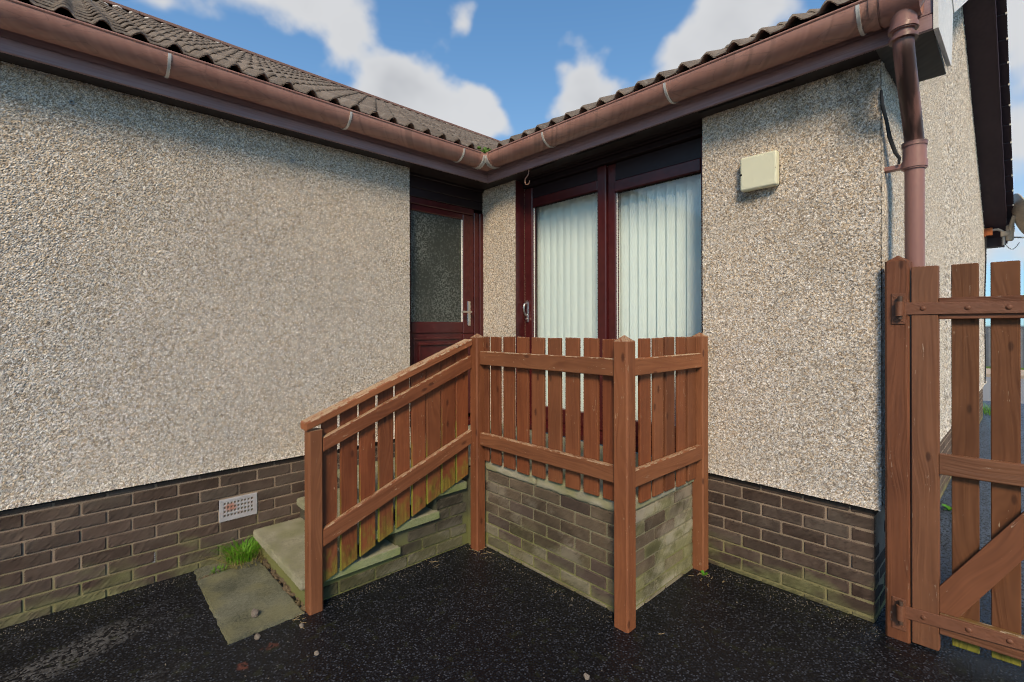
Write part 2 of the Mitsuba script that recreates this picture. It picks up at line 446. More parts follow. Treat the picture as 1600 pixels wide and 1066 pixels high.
def prism(poly, axis, lo, hi):
    """Polygon (2D, the two other axes in order) extruded along axis 'x','y','z' from lo to hi."""
    m = trimesh.creation.extrude_polygon(Polygon(poly), hi - lo, engine='earcut')
    v = np.array(m.vertices)
    if axis == 'x': v = np.stack([v[:, 2] + lo, v[:, 0], v[:, 1]], 1)
    elif axis == 'y': v = np.stack([v[:, 0], v[:, 2] + lo, v[:, 1]], 1)
    else: v[:, 2] += lo
    return v, np.array(m.faces)


def smooth_box(lo, hi, r, seg=3):
    import manifold3d as m3
    lo, hi = np.asarray(lo, float), np.asarray(hi, float)
    s = m3.Manifold.sphere(r, 4 * seg)
    pts = [s.translate([(lo[0] + r, hi[0] - r)[a], (lo[1] + r, hi[1] - r)[b], (lo[2] + r, hi[2] - r)[c]]) for a in (0, 1) for b in (0, 1) for c in (0, 1)]
    m = m3.Manifold.batch_hull(pts).to_mesh()
    return np.array(m.vert_properties[:, :3], float), np.array(m.tri_verts)


HALF, RIDGE_EAVE_Z, TP = 4.41, 3.12, .545       # roof half span, tile base height at the eave, tangent of the pitch
EO = .26                                         # eave of the tiles out from the wall

# ------------------------------------------------------------------ setting
def sheet(x0, x1, y0, y1, z):
    return V((x0, y0, z), (x1, y0, z), (x1, y1, z), (x0, y1, z)), np.array([[0, 1, 2], [0, 2, 3]])


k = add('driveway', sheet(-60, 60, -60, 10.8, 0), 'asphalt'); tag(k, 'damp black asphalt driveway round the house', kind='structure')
k = add('road', sheet(-150, 150, 10.8, 17.6, -.02), 'road_asphalt'); tag(k, 'pale grey road beyond the driveway', kind='structure')
k = add('pavement', cbox((-150, 17.6, -.3), (150, 20.2, .08), .01), 'pavement_stone'); tag(k, 'tan pavement on the far side of the road', kind='structure')
k = add('ground', sheet(-200, 200, -200, 300, -.35), 'verge_green'); tag(k, 'rough ground around the plot', kind='structure')

# ------------------------------------------------------------------ house: walls
H = 'house'
Z1L, Y0L, Z1R, X0R = .5722, -3.133, .5481, 2.3035
GK = .0145                                       # the gable wall is a little out of square


def harl(origin, A, N, w, h, step, pitch, seed, bell=True, mask=None, tone=None):
    """Dry-dash pebbles: a grid w x h (along A and z), raised along N by one bump per pebble; the pebbles' own colours and the shade between them per vertex."""
    r = np.random.default_rng(seed)
    nu, nv = int(w / step) + 1, int(h / step) + 1
    a, z = np.meshgrid(np.linspace(0, w, nu), np.linspace(0, h, nv), indexing='ij')
    hx = np.arange(-pitch, w + pitch, pitch); hz = np.arange(-pitch, h + pitch, pitch * .87)
    sx, sz = np.meshgrid(hx, hz, indexing='ij')
    sx = sx + (np.arange(sz.shape[1]) % 2)[None] * pitch * .5
    S = np.stack([sx.ravel(), sz.ravel()], 1) + r.uniform(-.42, .42, (sx.size, 2)) * pitch
    Q = np.stack([a.ravel(), z.ravel()], 1)
    d, i = cKDTree(S).query(Q, k=2)
    g = r.normal(0, .45, S.shape); big = r.uniform(.35, 1.0, len(S))
    gap = np.clip((d[:, 1] - d[:, 0]) / (.36 * pitch), 0, 1)
    rel = ((Q - S[i[:, 0]]) * g[i[:, 0]]).sum(1)
    hgt = (.0052 * big[i[:, 0]] + rel) * np.sqrt(gap)
    pal = V((.74, .70, .62), (.62, .56, .47), (.50, .41, .30), (.84, .82, .77), (.46, .43, .385), (.30, .255, .205), (.68, .58, .44), (.60, .60, .575))
    pc = pal[r.choice(8, len(S), p=[.24, .20, .13, .13, .10, .04, .10, .06])] * r.uniform(.85, 1.12, (len(S), 1))
    crev = V(.052, .041, .029)  # near-black between pebbles: their self-shadow put into the vertex colour
    t = (gap ** .7)[:, None]
    col = pc[i[:, 0]] * t + crev * (1 - t)
    P = np.asarray(origin, float) + a.ravel()[:, None] * np.asarray(A, float) + z.ravel()[:, None] * V(0, 0, 1)
    flare = .012 * np.clip(1 - z.ravel() / .07, 0, 1) ** 1.5 if bell else 0
    P = P + np.asarray(N, float) * (hgt + flare)[:, None]
    if tone is not None: col = col * tone(P)
    idx = np.arange(nu * nv).reshape(nu, nv)
    q = np.stack([idx[:-1, :-1], idx[1:, :-1], idx[1:, 1:], idx[:-1, 1:]], -1).reshape(-1, 4)
    if mask is not None:
        ok = mask(P).reshape(-1)
        q = q[ok[q].all(1)]
    if np.cross(np.asarray(A, float), V(0, 0, 1)) @ np.asarray(N, float) < 0: q = q[:, ::-1]
    f = np.vstack([q[:, [0, 1, 2]], q[:, [0, 2, 3]]])
    return (P, f), np.clip(col, 0, 1)


def ramp(x, a, b):
    t = np.clip((x - a) / (b - a), 0, 1); return t * t * (3 - 2 * t)


def weather(P):
    s = meshkit.fbm(P * 1.3, 4, 21)[:, None]
    warm = ramp(P[:, 2:], 1.0, 2.7) * .8 + (s - .5) * .8
    st = meshkit.fbm(P * V(7, 7, .7), 4, 22)[:, None]
    streak = ramp(P[:, 2:], 1.9, 2.9) * ramp(st, .48, .72) * .10
    return (1 - streak) * (1 + .20 * (s - .5)) * (V(1.08, 1.06, 1.09) * (1 - warm) + V(1.09, 1.02, .97) * warm)


def dirty(P):
    """Algae on the harl by the leaking corner; darker below left of the cream box."""
    c = weather(P)
    n = meshkit.fbm(P * V(14, 14, 5), 4, 31)
    n2 = meshkit.fbm(P * 3.2, 4, 33)
    st = ramp(P[:, 2], 2.52, 2.80) * ramp(P[:, 0], 2.45, 3.1) * ramp(n + .5 * n2, .58, .95) * .9
    bx = np.exp(-((P[:, 0] - 2.49) / .09) ** 2 - ((P[:, 2] - 2.34) / .05) ** 2) * ramp(n, .2, .6) * .8
    low = .5 * np.exp(-((P[:, 0] - 2.75) / .3) ** 2 - ((P[:, 2] - 1.7) / .7) ** 2) * ramp(n2, .45, .75)
    m = np.clip(st + bx + .55 * low, 0, .92)[:, None]
    return c * (1 - m) + V(.10, .10, .085) / .45 * m


WL_ = f'{H}__wall'
m, c = harl((.02, -3.75, .618), (0, 1, 0), (1, 0, 0), 3.75 - .927, 2.935 - .618,   .0036, .0086, 1, tone=weather)
WALL_L = add(WL_, m, 'harl', smooth=True, color=c)
m, c = harl((.02, -7.0, .618), (0, 1, 0), (1, 0, 0), 3.25, 2.32, .0085, .0120, 2, tone=weather)
add(f'{WALL_L}__harl_panel', m, 'harl', smooth=True, color=c)
add(f'{WALL_L}__mortar', cbox((-.30, -7.0, -.3), (-.0035, -.90, .625), .001), 'mortar')
add(f'{WALL_L}__core', cbox((-.30, -7.0, .626), (.016, -.927, 3.0), .001), 'harl_core')
add(f'{WALL_L}__stop_bead', cbox((-.003, -7.0, .606), (.026, -.927, .6165), .001), 'black_gap')

WR_ = key_for(WL_)
m, c = harl((2.18, -.02, .600), (1, 0, 0), (0, -1, 0), 3.117 - 2.18, 2.935 - .600, .0036, .0088, 3, tone=dirty)
scene[WR_] = mikit.ply(m, 'harl', smooth=True, color=c)
m, c = harl((-.088, -.02, .620), (1, 0, 0), (0, -1, 0), .392 + .088, 2.935 - .62, .0040, .0088, 4, tone=weather, bell=False)
add(f'{WR_}__harl_panel', m, 'harl', smooth=True, color=c)
add(f'{WR_}__mortar', cbox((2.1, .0035, -.3), (3.078, .30, .607), .001), 'mortar')
add(f'{WR_}__core', cbox((2.18, -.016, .608), (3.112, .25, 3.0), .001), 'harl_core')
add(f'{WR_}__core', cbox((-.10, -.016, .3), (.390, .25, 3.0), .001), 'harl_core')
add(f'{WR_}__stop_bead', cbox((2.15, -.026, .588), (3.10, .003, .5985), .001), 'black_gap')


def gable_x(y): return 3.117 + GK * y


Y_FAR = 8.25


def gable_mask(P):
    y, z = P[:, 1], P[:, 2]
    return (z < 3.02 + TP * np.clip(np.minimum(y + .2, 2 * 4.15 - y + .2), 0, 9)) | (z < 2.95)


WG_ = key_for(WL_)
gd = V(GK, 1, 0)
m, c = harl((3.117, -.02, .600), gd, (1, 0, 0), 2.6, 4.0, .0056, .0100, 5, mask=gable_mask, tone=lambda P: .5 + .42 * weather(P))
scene[WG_] = mikit.ply(m, 'harl', smooth=True, color=c)
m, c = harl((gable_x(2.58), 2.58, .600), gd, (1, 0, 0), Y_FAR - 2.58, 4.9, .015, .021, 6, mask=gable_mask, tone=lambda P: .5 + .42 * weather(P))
add(f'{WG_}__harl_panel', m, 'harl', smooth=True, color=c)
gp = [(-.015, .608), (Y_FAR, .608), (Y_FAR, 3.05), (4.15, 3.05 + TP * 4.2), (-.015, 3.02)]
v, f = prism(gp, 'x', -.25, -.012); v[:, 0] += gable_x(v[:, 1])
low = v[:, 2] < .61
add(f'{WG_}__core', (v, f), 'harl_core')
add(f'{WG_}__mortar', cbox((3.0, 0.0, -.3), (3.0795, .02, .6), .001), 'mortar')
v, f = cbox((-.06, .02, -.3), (-.032, Y_FAR - .03, .598), .001); v = v + V(1, 0, 0) * (gable_x(v[:, 1:2]) + .0)
add(f'{WG_}__mortar', (v, f), 'mortar')

BR = np.random.default_rng(12)


def brick_row(holder, O, A, N, phase, ztop, courses, amin, amax, mats, allow=None, depth=.07, skip=None):
    """Bricks laid in half bond: each an entry of its own."""
    O, A, N = V(*O), V(*A), V(*N)
    made = []
    for kk in range(courses[0], courses[1]):
        z1, z0 = ztop - .075 * kk - .0048, ztop - .075 * (kk + 1) + .0048
        ph = phase + (.1125 if kk % 2 else 0)
        j0 = int(math.floor((amin - ph) / .225)) - 1
        for j in range(j0, j0 + 60):
            a0, a1 = max(ph + .225 * j + .005, amin), min(ph + .225 * (j + 1) - .005, amax)
            if a1 - a0 < .03: continue
            for b0, b1, c0, c1 in (skip(a0, a1, z0, z1) if skip else [(a0, a1, z0, z1)]):
                if allow and not allow(b0, b1, c0, c1): continue
                jt = BR.uniform(-.0016, .0016, 5)
                def pt(a, s, z): return O + A * a + N * s + V(0, 0, z)
                ff = .0035 + jt[0] * 1.2
                cor = [[[pt(b0 + jt[1], -depth, c0), pt(b0 + jt[1], -depth, c1 + jt[2])], [pt(b0 + jt[1], ff + jt[3] * .6, c0), pt(b0 + jt[1], ff, c1 + jt[2])]],
                       [[pt(b1 + jt[3], -depth, c0), pt(b1 + jt[3], -depth, c1 + jt[4])], [pt(b1 + jt[3], ff, c0), pt(b1 + jt[3], ff + jt[1] * .6, c1 + jt[4])]]]
                v, f = hexa(cor, .0045)
                t = v[f].reshape(-1, 3)
                uv = np.full((len(t), 2), BR.integers(0, 900) + .5)
                add(f'{holder}__brick', (t, np.arange(len(t)).reshape(-1, 3)), mats[BR.integers(len(mats))], uv=uv)


VENT = (-2.349, -2.122, .268, .413)


def around_vent(a0, a1, z0, z1):
    y0, y1, w0, w1 = VENT
    if a1 < y0 or a0 > y1 or z1 < w0 + .02 or z0 > w1 - .02: return [(a0, a1, z0, z1)]
    out = []
    if a0 < y0 - .03: out.append((a0, y0 - .008, z0, z1))
    if a1 > y1 + .03: out.append((y1 + .008, a1, z0, z1))
    return out


brick_row(WALL_L, (0, 0, 0), (0, 1, 0), (1, 0, 0), Y0L, Z1L + .075, (0, 9), -3.9, -.95, ['brick_dark', 'brick_dark', 'brick_mid'], skip=around_vent,
          allow=lambda a, b, c, d: not (a > -1.85 and d < .3))
brick_row(WR_, (0, 0, 0), (1, 0, 0), (0, -1, 0), X0R, Z1R + .075, (0, 9), 2.14, 3.082, ['brick_dark', 'brick_dark', 'brick_mid'])
gN = V(1, -GK, 0)
brick_row(WG_, (3.082, .0, 0), (GK, 1, 0), (1, -GK, 0), .0, Z1R + .075, (0, 9), .012, 1.6, ['brick_dark', 'brick_mid'])
# beyond: the plinth courses too far off to tell the bricks apart
ms = []
for kk in range(9):
    a = 1.61
    while a < Y_FAR - .05:
        b = min(a + .215, Y_FAR - .035)
        v, f = cbox((-.09, a + (.11 if kk % 2 else 0), Z1R + .075 - .075 * (kk + 1) + .005), (-.0325 + .004, min(b + (.11 if kk % 2 else 0), Y_FAR - .035), Z1R + .075 - .075 * kk - .005), .004)
        v[:, 0] += gable_x(v[:, 1]); ms.append((v, f)); a += .225
k = add(f'{WG_}__far_bricks', join(ms), 'brick_mid', uv=None); labels[k] = {'kind': 'stuff'}

# air brick in the left plinth
ms = []
y0, y1, w0, w1 = VENT
NV, NR = 9, 4
bx0, bx1, bz0, bz1 = y0 + .022, y1 - .022, w0 + .022, w1 - .018
cy, cz = (bx1 - bx0) / NV, (bz1 - bz0) / NR
ms.append(cbox((-.03, y0, w0), (.008, y1, bz0), .002)); ms.append(cbox((-.03, y0, bz1), (.008, y1, w1), .002))
ms.append(cbox((-.03, y0, bz0), (.0078, bx0, bz1), .001)); ms.append(cbox((-.03, bx1, bz0), (.0078, y1, bz1), .001))
for i in range(NV + 1):
    yy = bx0 + cy * i
    ms.append(cbox((-.03, max(yy - .0037, bx0), bz0), (.0070, min(yy + .0037, bx1), bz1), .001))
for i in range(NR + 1):
    zz = bz0 + cz * i
    ms.append(cbox((-.03, bx0, max(zz - .0056, bz0)), (.0066, bx1, min(zz + .0056, bz1)), .001))
k = add(f'{WALL_L}__air_brick', join(ms), 'vent_plastic'); labels[k] = {'label': 'grey plastic air brick with square holes and rust-red smears'}
add(f'{WALL_L}__air_gap', cbox((-.029, y0 + .005, w0 + .005), (-.012, y1 - .005, w1 - .005), .001), 'black_gap')
ms = [cbox((-.01, -2.700 + 0, .125 + .013 * i), (.004, -2.686, .131 + .013 * i), .001) for i in range(5)]
add(f'{WALL_L}__weep_vent', join(ms), 'vent_plastic')
# two old vent pipe ends just under the eaves
for yy, zz in ((-3.055, 2.796), (-1.891, 2.752)):
    m = trimesh.creation.annulus(.007, .012, .03); vv = np.array(m.vertices); vv = np.stack([vv[:, 2] + .02, vv[:, 0] + yy, vv[:, 1] + zz], 1)
    add(f'{WALL_L}__pipe_end', (vv, m.faces), 'galv')

# ------------------------------------------------------------------ eaves
FO, ZF = .18, 2.914
YE = -7.0                     # far (unseen) end of the left wing's eaves
XE = 3.335                    # end of the right eaves at the gable


def ell(d0, d1, z0, z1, ch=.003):
    """An eaves board following both wings, between offsets d0 and d1 out from the walls: (left piece, right piece), mitred at the inner corner."""
    L = hexa([[[(d0, YE, z0), (d0, YE, z1)], [(d1, YE, z0), (d1, YE, z1)]], [[(d0, -d0, z0), (d0, -d0, z1)], [(d1, -d1, z0), (d1, -d1, z1)]]], ch)
    R = hexa([[[(d0, -d0, z0), (d0, -d0, z1)], [(d1, -d1, z0), (d1, -d1, z1)]], [[(XE, -d0, z0), (XE, -d0, z1)], [(XE, -d1, z0), (XE, -d1, z1)]]], ch)
    return L, R


for m in ell(FO - .02, FO, ZF, ZF + .070): add(f'{H}__fascia', m, 'fascia_paint')
for m in ell(FO - .03, FO - .007, ZF + .0745, ZF + .21): add(f'{H}__fascia', m, 'fascia_paint')
sl, sr = ell(-.32, FO - .0205, ZF + .010, ZF + .022, .001)
add(f'{H}__soffit', sl, 'soffit_board'); add(f'{H}__soffit', sr, 'soffit_board')
for x0, x1 in ((1.20, 1.74), (.70, .96), (2.2, 2.75)): add(f'{H}__soffit_001__vent_slot', cbox((x0, -.125, ZF + .004), (x1, -.112, ZF + .0098), .001), 'black_gap')
add(f'{H}__soffit_001__seam', cbox((.2, -.004, ZF + .006), (2.18, .0, ZF + .0097), .0008), 'shaded_head_foil')

GO, GR, GZ = .273, .093, 3.085
GEND = 3.30


def gutter_profile(r, a0=176, a1=364, t=.004, n=22):
    th = np.radians(np.linspace(a0, a1, n))
    o = np.stack([r * np.cos(th), r * np.sin(th)], 1); i = np.stack([(r - t) * np.cos(th), (r - t) * np.sin(th)], 1)[::-1]
    return np.vstack([o, i])


def sweep_stations(st):
    n = len(st[0]); v = np.vstack(st); f = []
    for s in range(len(st) - 1):
        for j in range(n):
            k = (j + 1) % n
            f += [[s * n + j, s * n + k, (s + 1) * n + k], [s * n + j, (s + 1) * n + k, (s + 1) * n + j]]
    for s, fl in ((0, 1), (len(st) - 1, 0)):
        h = n // 2
        for j in range(h - 1):
            q = [s * n + j, s * n + j + 1, s * n + n - 2 - j, s * n + n - 1 - j]
            f += [[q[0], q[1], q[2]], [q[0], q[2], q[3]]]
    return v, np.array(f)


def drop(x): return .024 * np.clip((x - GO) / 3.0, 0, 1)


def st_left(y, pr, mitre=False):
    d = pr[:, 0]
    return np.stack([GO + d, np.full_like(d, y) if not mitre else -GO - d, GZ + pr[:, 1]], 1)


def st_right(x, pr): return np.stack([np.full(len(pr), x), -GO - pr[:, 0], GZ - drop(x) + pr[:, 1]], 1)


pr = gutter_profile(GR)
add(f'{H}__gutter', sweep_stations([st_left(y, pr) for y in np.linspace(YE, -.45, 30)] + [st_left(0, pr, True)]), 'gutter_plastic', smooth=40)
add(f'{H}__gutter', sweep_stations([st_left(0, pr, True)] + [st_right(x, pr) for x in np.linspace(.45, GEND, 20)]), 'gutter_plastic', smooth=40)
lip = np.stack([GR + .004 * np.cos(np.linspace(0, 6.28, 9)[:-1]), .004 * np.sin(np.linspace(0, 6.28, 9)[:-1])], 1)
add(f'{H}__gutter__lip', join([tube([(GO + GR, y, GZ + .006) for y in (YE, -.3 - GR)], .007, 8), tube([(GO + GR + .02, -GO - GR, GZ + .006), (GEND, -GO - GR, GZ + .006 - .024)], .007, 8)]), 'gutter_plastic', smooth=40)
prb = gutter_profile(GR + .007, 186, 356, .006, 18)
for yy in (-3.75, -2.656, -1.605, -.60):
    add(f'{H}__gutter__bracket', sweep_stations([st_left(yy - .0075, prb), st_left(yy + .0075, prb)]), 'bracket_metal', smooth=40)
for xx in (.70, 1.06, 2.10, 3.085):
    if xx == .70: continue
    add(f'{H}__gutter_001__bracket', sweep_stations([st_right(xx - .0075, prb), st_right(xx + .0075, prb)]), 'bracket_metal', smooth=40)
pru = gutter_profile(GR + .005, 178, 362, .004, 22)
add(f'{H}__gutter__corner_piece', sweep_stations([st_left(-GO - .14, pru), st_left(0, pru, True), st_right(GO + .14, pru)]), 'gutter_plastic', smooth=40)
for yy in (-.385, -.362):
    add(f'{H}__gutter__bracket', sweep_stations([st_left(yy - .008, gutter_profile(GR + .011, 192, 352, .006, 18)), st_left(yy + .008, gutter_profile(GR + .011, 192, 352, .006, 18))]), 'bracket_metal', smooth=40)
for xx in (.385, .362):
    add(f'{H}__gutter_001__bracket', sweep_stations([st_right(xx - .008, gutter_profile(GR + .011, 192, 352, .006, 18)), st_right(xx + .008, gutter_profile(GR + .011, 192, 352, .006, 18))]), 'bracket_metal', smooth=40)
pr2 = gutter_profile(GR + .006, 178, 362, .004, 22)
for xa, xb in ((3.125, 3.155),):
    add(f'{H}__gutter_001__union', sweep_stations([st_right(xa, pr2), st_right(xb, pr2)]), 'gutter_plastic', smooth=40)
# downpipe with its outlet, offset bend and clip
PX, PYP, zt = 3.240, .065, GZ - .024
add(f'{H}__gutter_001__outlet', join([sweep_stations([st_right(3.165, gutter_profile(GR + .008, 178, 362)), st_right(3.302, gutter_profile(GR + .008, 178, 362))]), tube([(PX, -GO, zt - .03), (PX, -GO, zt - .07), (PX, -GO, zt - .10), (PX, -GO, zt - .16)], [.085, .062, .050, .050], 20)]), 'pipe_plastic', smooth=40)
def arc_path():
    p = V((PX, -GO, zt - .12), (PX, -GO, zt - .20), (PX, -GO + .012, zt - .25), (PX, PYP - .012, zt - .555), (PX, PYP, zt - .60), (PX, PYP, zt - .70))
    for _ in range(3): p = np.vstack([p[:1]] + [np.array([.75 * a + .25 * b, .25 * a + .75 * b]) for a, b in zip(p[:-1], p[1:])] + [p[-1:]])
    return np.vstack([p, [(PX, PYP, z) for z in np.linspace(zt - .8, .02, 10)]])
add(f'{H}__downpipe', tube(arc_path(), .040, 20), 'pipe_plastic', smooth=40)
for z0, z1, r in ((zt - .155, zt - .135, .056), (zt - .20, zt - .185, .054)):
    add(f'{H}__downpipe__collar', tube([(PX, -GO, z0), (PX, -GO, z1)], r, 24), 'pipe_plastic', smooth=40)
for z0, z1, r in ((2.345, 2.475, .048), (2.462, 2.482, .052)):
    add(f'{H}__downpipe__socket', tube([(PX, PYP, z0), (PX, PYP, z1)], r, 24), 'pipe_plastic', smooth=40)
add(f'{H}__downpipe__clip', join([tube([(PX, PYP, 2.352), (PX, PYP, 2.387)], .0525, 24), cbox((3.115, PYP - .02, 2.357), (3.2, PYP + .02, 2.382), .004)]), 'pipe_plastic', smooth=40)
add(f'{H}__downpipe__cable', tube([(3.121, -.03, 2.76), (3.126, -.03, 2.68), (3.140, -.015, 2.60), (3.150, .0, 2.52), (3.17, .02, 2.44), (3.185, .03, 2.41), (3.182, .035, 2.38)], [.006, .009, .008, .010, .009, .008, .006], 8), 'cable_black')  # no real cable: tube drawn for the black crack and shadow line of the corner

# gable: box end, near bargeboard, far verge
WY = lambda y: GK * y
vo = .218     # verge overhang
v, f = prism([(-.185, ZF + .22), (-.185, ZF - .006), (.40, ZF + .045), (.455, ZF + .06), (.56, ZF + .395), (.70, ZF + .54), (.70, ZF + .75)], 'x', XE, XE + .018)
add(f'{H}__bargeboard', (v, f), 'barge_white')
bb = [(.56, ZF + .395), (4.15, ZF + .395 + (4.15 - .56) * TP), (4.15, ZF + .66 + (4.15 - .56) * TP), (.30, ZF + .52)]
v, f = prism(bb, 'x', XE + .0, XE + .019); v[:, 0] += GK * np.clip(v[:, 1] - .4, 0, 9) + .002
add(f'{H}__bargeboard', (v, f), 'barge_white')
fb = [(4.15, ZF + .395 + (4.15 - .56) * TP - .002), (8.25 + .2, ZF + .02), (8.25 + .2, ZF + .26), (4.15, ZF + .66 + (4.15 - .56) * TP)]
v, f = prism(fb, 'x', XE, XE + .019); v[:, 0] += GK * np.clip(v[:, 1] - .4, 0, 9) + .03
k = add(f'{H}__bargeboard', (v, f), 'barge_brown'); labels[k] = {'label': 'dark brown far bargeboard'}
add(f'{H}__box_end', cbox((3.118, -.158, ZF + .004), (XE - .001, .41, ZF + .016), .002), 'box_grey')
# verge soffit boards (under the far slope dark brown)
for y0_, y1_, mat in ((.42, 4.15, 'box_grey'), (4.15, 8.45, 'barge_brown')):
    def zz(y): return ZF + .40 + (4.15 - .56) * TP - abs(y - 4.15) * TP
    c8 = [[[(gable_x(y) - .02, y, zz(y) + s) for s in (.0, .012)], [(XE + GK * y + .005 + .02 * (y0_ > 4), y, zz(y) + s) for s in (.0, .012)]] for y in (y0_, y1_)]
    add(f'{H}__verge_soffit', hexa(c8, .001), mat)
for i in range(14):   # the tiles that oversail the far verge, each with a pale nib
    y0_ = 4.15 + i * .305; y1_ = y0_ + .31
    def zt_(y): return ZF + .60 + (4.15 - .56) * TP - (y - 4.15) * TP
    c8 = [[[(XE + GK * y + .02, y, zt_(y) + s + .014 * e) for s in (-.02, .0)], [(XE + GK * y + .125, y, zt_(y) + s + .014 * e) for s in (-.02, .0)]] for e, y in ((0, y0_), (1, y1_))]
    add(f'{H}__roof_002__verge_tile', hexa(c8, .002), 'barge_brown')
    add(f'{H}__roof_002__verge_clip', cbox((XE + GK * y1_ + .110, y1_ - .03, zt_(y1_) - .028), (XE + GK * y1_ + .128, y1_ - .005, zt_(y1_) - .004), .002), 'bedding')
add(f'{H}__box_end', cbox((gable_x(8.0), 8.26, ZF - .03), (XE + .13, 8.5, ZF + .22), .004), 'barge_brown')

# ------------------------------------------------------------------ roofs
def tile_mesh(seed):
    r = np.random.default_rng(seed)
    w, ln, th = .318, .42, .016
    s = np.linspace(0, w, 25)
    ph = (s % .155) / .155
    prof = .036 * np.where(ph < .56, np.sin(np.pi * np.clip(ph / .56, 0, 1)) ** 1.2, 0)
    rows = []
    for l, lift in ((0, .026), (.02, .0265), (ln, .004)):
        rows.append(np.stack([s, np.full_like(s, l), prof + lift + th], 1))
    base = rows[0].copy(); base[:, 2] -= th; base[:, 2] += r.normal(0, .0015, len(s)); rows[0][:, 2] -= .004; rows[0][:, 1] += .003; base[:, 1] += .004
    und = base.copy(); und[:, 1] = .2
    R = [und, base] + rows
    n = len(s); v = np.vstack(R); f = []
    for a in range(len(R) - 1):
        for j in range(n - 1):
            f += [[a * n + j, a * n + j + 1, (a + 1) * n + j + 1], [a * n + j, (a + 1) * n + j + 1, (a + 1) * n + j]]
    # left edge face
    f += [[1 * n, 2 * n, 4 * n]]
    v[:, 2] += r.normal(0, .0008, len(v))
    return v, np.array(f)


GAUGE, COVER = .345, .310
ca, sa = 1 / math.hypot(1, TP), TP / math.hypot(1, TP)
TILES = []
for i in range(8):
    v, f = tile_mesh(i); t = trimesh.Trimesh(v, f[:, ::-1], process=False)
    vv, ff, _ = meshkit.arrays(t, 35) if False else (v, f[:, ::-1], None)
    TILES.append(mikit.ply((v, f[:, ::-1]), 'roof_tile', smooth=True, uv=np.full((len(v), 2), i * 7 + .5)))
TM = [tile_mesh(i) for i in range(4)]


def tile_frame(wing, s, l, jit):
    if wing == 0:   # left wing: eave runs along +y, slope rises towards -x; local x (s) along -y so that the tile faces up
        ex, ey = V(0, 1, 0), V(-ca, 0, sa)
        o = V(EO, 0, RIDGE_EAVE_Z) + ex * s + ey * l
    else:           # right wing: eave along +x, slope rises towards +y
        ex, ey = V(1, 0, 0), V(0, ca, sa)
        o = V(0, -EO, RIDGE_EAVE_Z) + ex * s + ey * l
    ez = np.cross(ex, ey)
    if ez[2] < 0: ez = -ez
    ex, ey = ex * math.cos(jit) + ey * math.sin(jit), ey * math.cos(jit) - ex * math.sin(jit)
    M = np.eye(4); M[:3, 0], M[:3, 1], M[:3, 2], M[:3, 3] = ex, ey, ez, o
    return M


def in_view(p, margin=120):
    w = p - EYE; d = w @ fw
    if d < .3: return False
    u, vv = 800 + F_PX * (w @ rt) / d, V0 - F_PX * w[2] / d
    return -margin < u < 1600 + margin and -margin < vv < 1066


cand = []
LMAX = HALF / ca
for wing in (0, 1):
    for q in range(int(LMAX / GAUGE) + 1):
        l = q * GAUGE
        run = l * ca                     # horizontal distance up the slope
        if wing == 0: s0, s1 = -7.0, -EO + run
        else: s0, s1 = EO - run, XE + .03
        off = (s1 - .31) if wing else -7.05
        if wing == 0:
            ss = np.arange(-7.0, s1 - .10, COVER)
        else:
            ss = np.arange(s1 - COVER, s0 - .25, -COVER)
        for s in ss:
            M = tile_frame(wing, s + rng.normal(0, .002), l, rng.normal(0, .006))
            c_ = (M @ V(.155, .2, .03, 1))[:3]
            d_ = np.linalg.norm(c_ - EYE)
            seen = in_view(c_) and (wing == 0 or q == 0)
            cand.append((0 if seen else 1, d_, wing, M))
cand.sort(key=lambda t: (t[0], t[1]))
ROOF = [key_for(f'{H}__roof'), key_for(f'{H}__roof')]
rest = [[], []]
for i, (ns, d_, wing, M) in enumerate(cand):
    if i < 300 and ns == 0:
        add(f'{ROOF[wing]}__tile', None, None, shape=TILES[rng.integers(8)], to_world=T(M))
    else:
        v, f = TM[rng.integers(4)]
        rest[wing].append((v @ M[:3, :3].T + M[:3, 3], f[:, ::-1]))
for wing in (0, 1):
    if rest[wing]:
        v, f = join(rest[wing])
        k = add(f'{ROOF[wing]}__tile_field', (v, f), 'roof_tile', smooth=True, uv=np.full((len(v), 2), 3.5)); labels[k] = {'kind': 'stuff'}
# roof decks (under the tiles), rear slopes
zr = RIDGE_EAVE_Z + TP * HALF
xr = EO - HALF
def quad(a, b, c, d): return V(a, b, c, d), np.array([[0, 1, 2], [0, 2, 3]])
dz = -.012
deckL = (V((EO - .03, -7, RIDGE_EAVE_Z + dz), (EO - .03, -EO + .03, RIDGE_EAVE_Z + dz), (xr, -xr, zr + dz), (xr, 9.0, zr + dz), (xr, -7, zr + dz)), np.array([[0, 1, 2], [0, 2, 4], [2, 3, 4]]))
deckR = (V((EO - .03, -EO + .03, RIDGE_EAVE_Z + dz), (XE, -EO + .03, RIDGE_EAVE_Z + dz), (XE + .06, HALF - EO, zr + dz), (xr, HALF - EO, zr + dz)), np.array([[0, 1, 2], [0, 2, 3]]))
scene[ROOF[0]] = mikit.ply(deckL, 'roof_deck'); scene[ROOF[1]] = mikit.ply(deckR, 'roof_deck')
k = add(f'{H}__roof', join([quad((xr, -7, zr), (xr, 9, zr), (xr - HALF, 9, RIDGE_EAVE_Z), (xr - HALF, -7, RIDGE_EAVE_Z)),
                            quad((xr, HALF - EO, zr), (XE + .06, HALF - EO, zr), (XE + .13, 2 * HALF - EO, RIDGE_EAVE_Z), (xr, 2 * HALF - EO, RIDGE_EAVE_Z))]), 'roof_tile', uv=np.full((8, 2), 3.5))
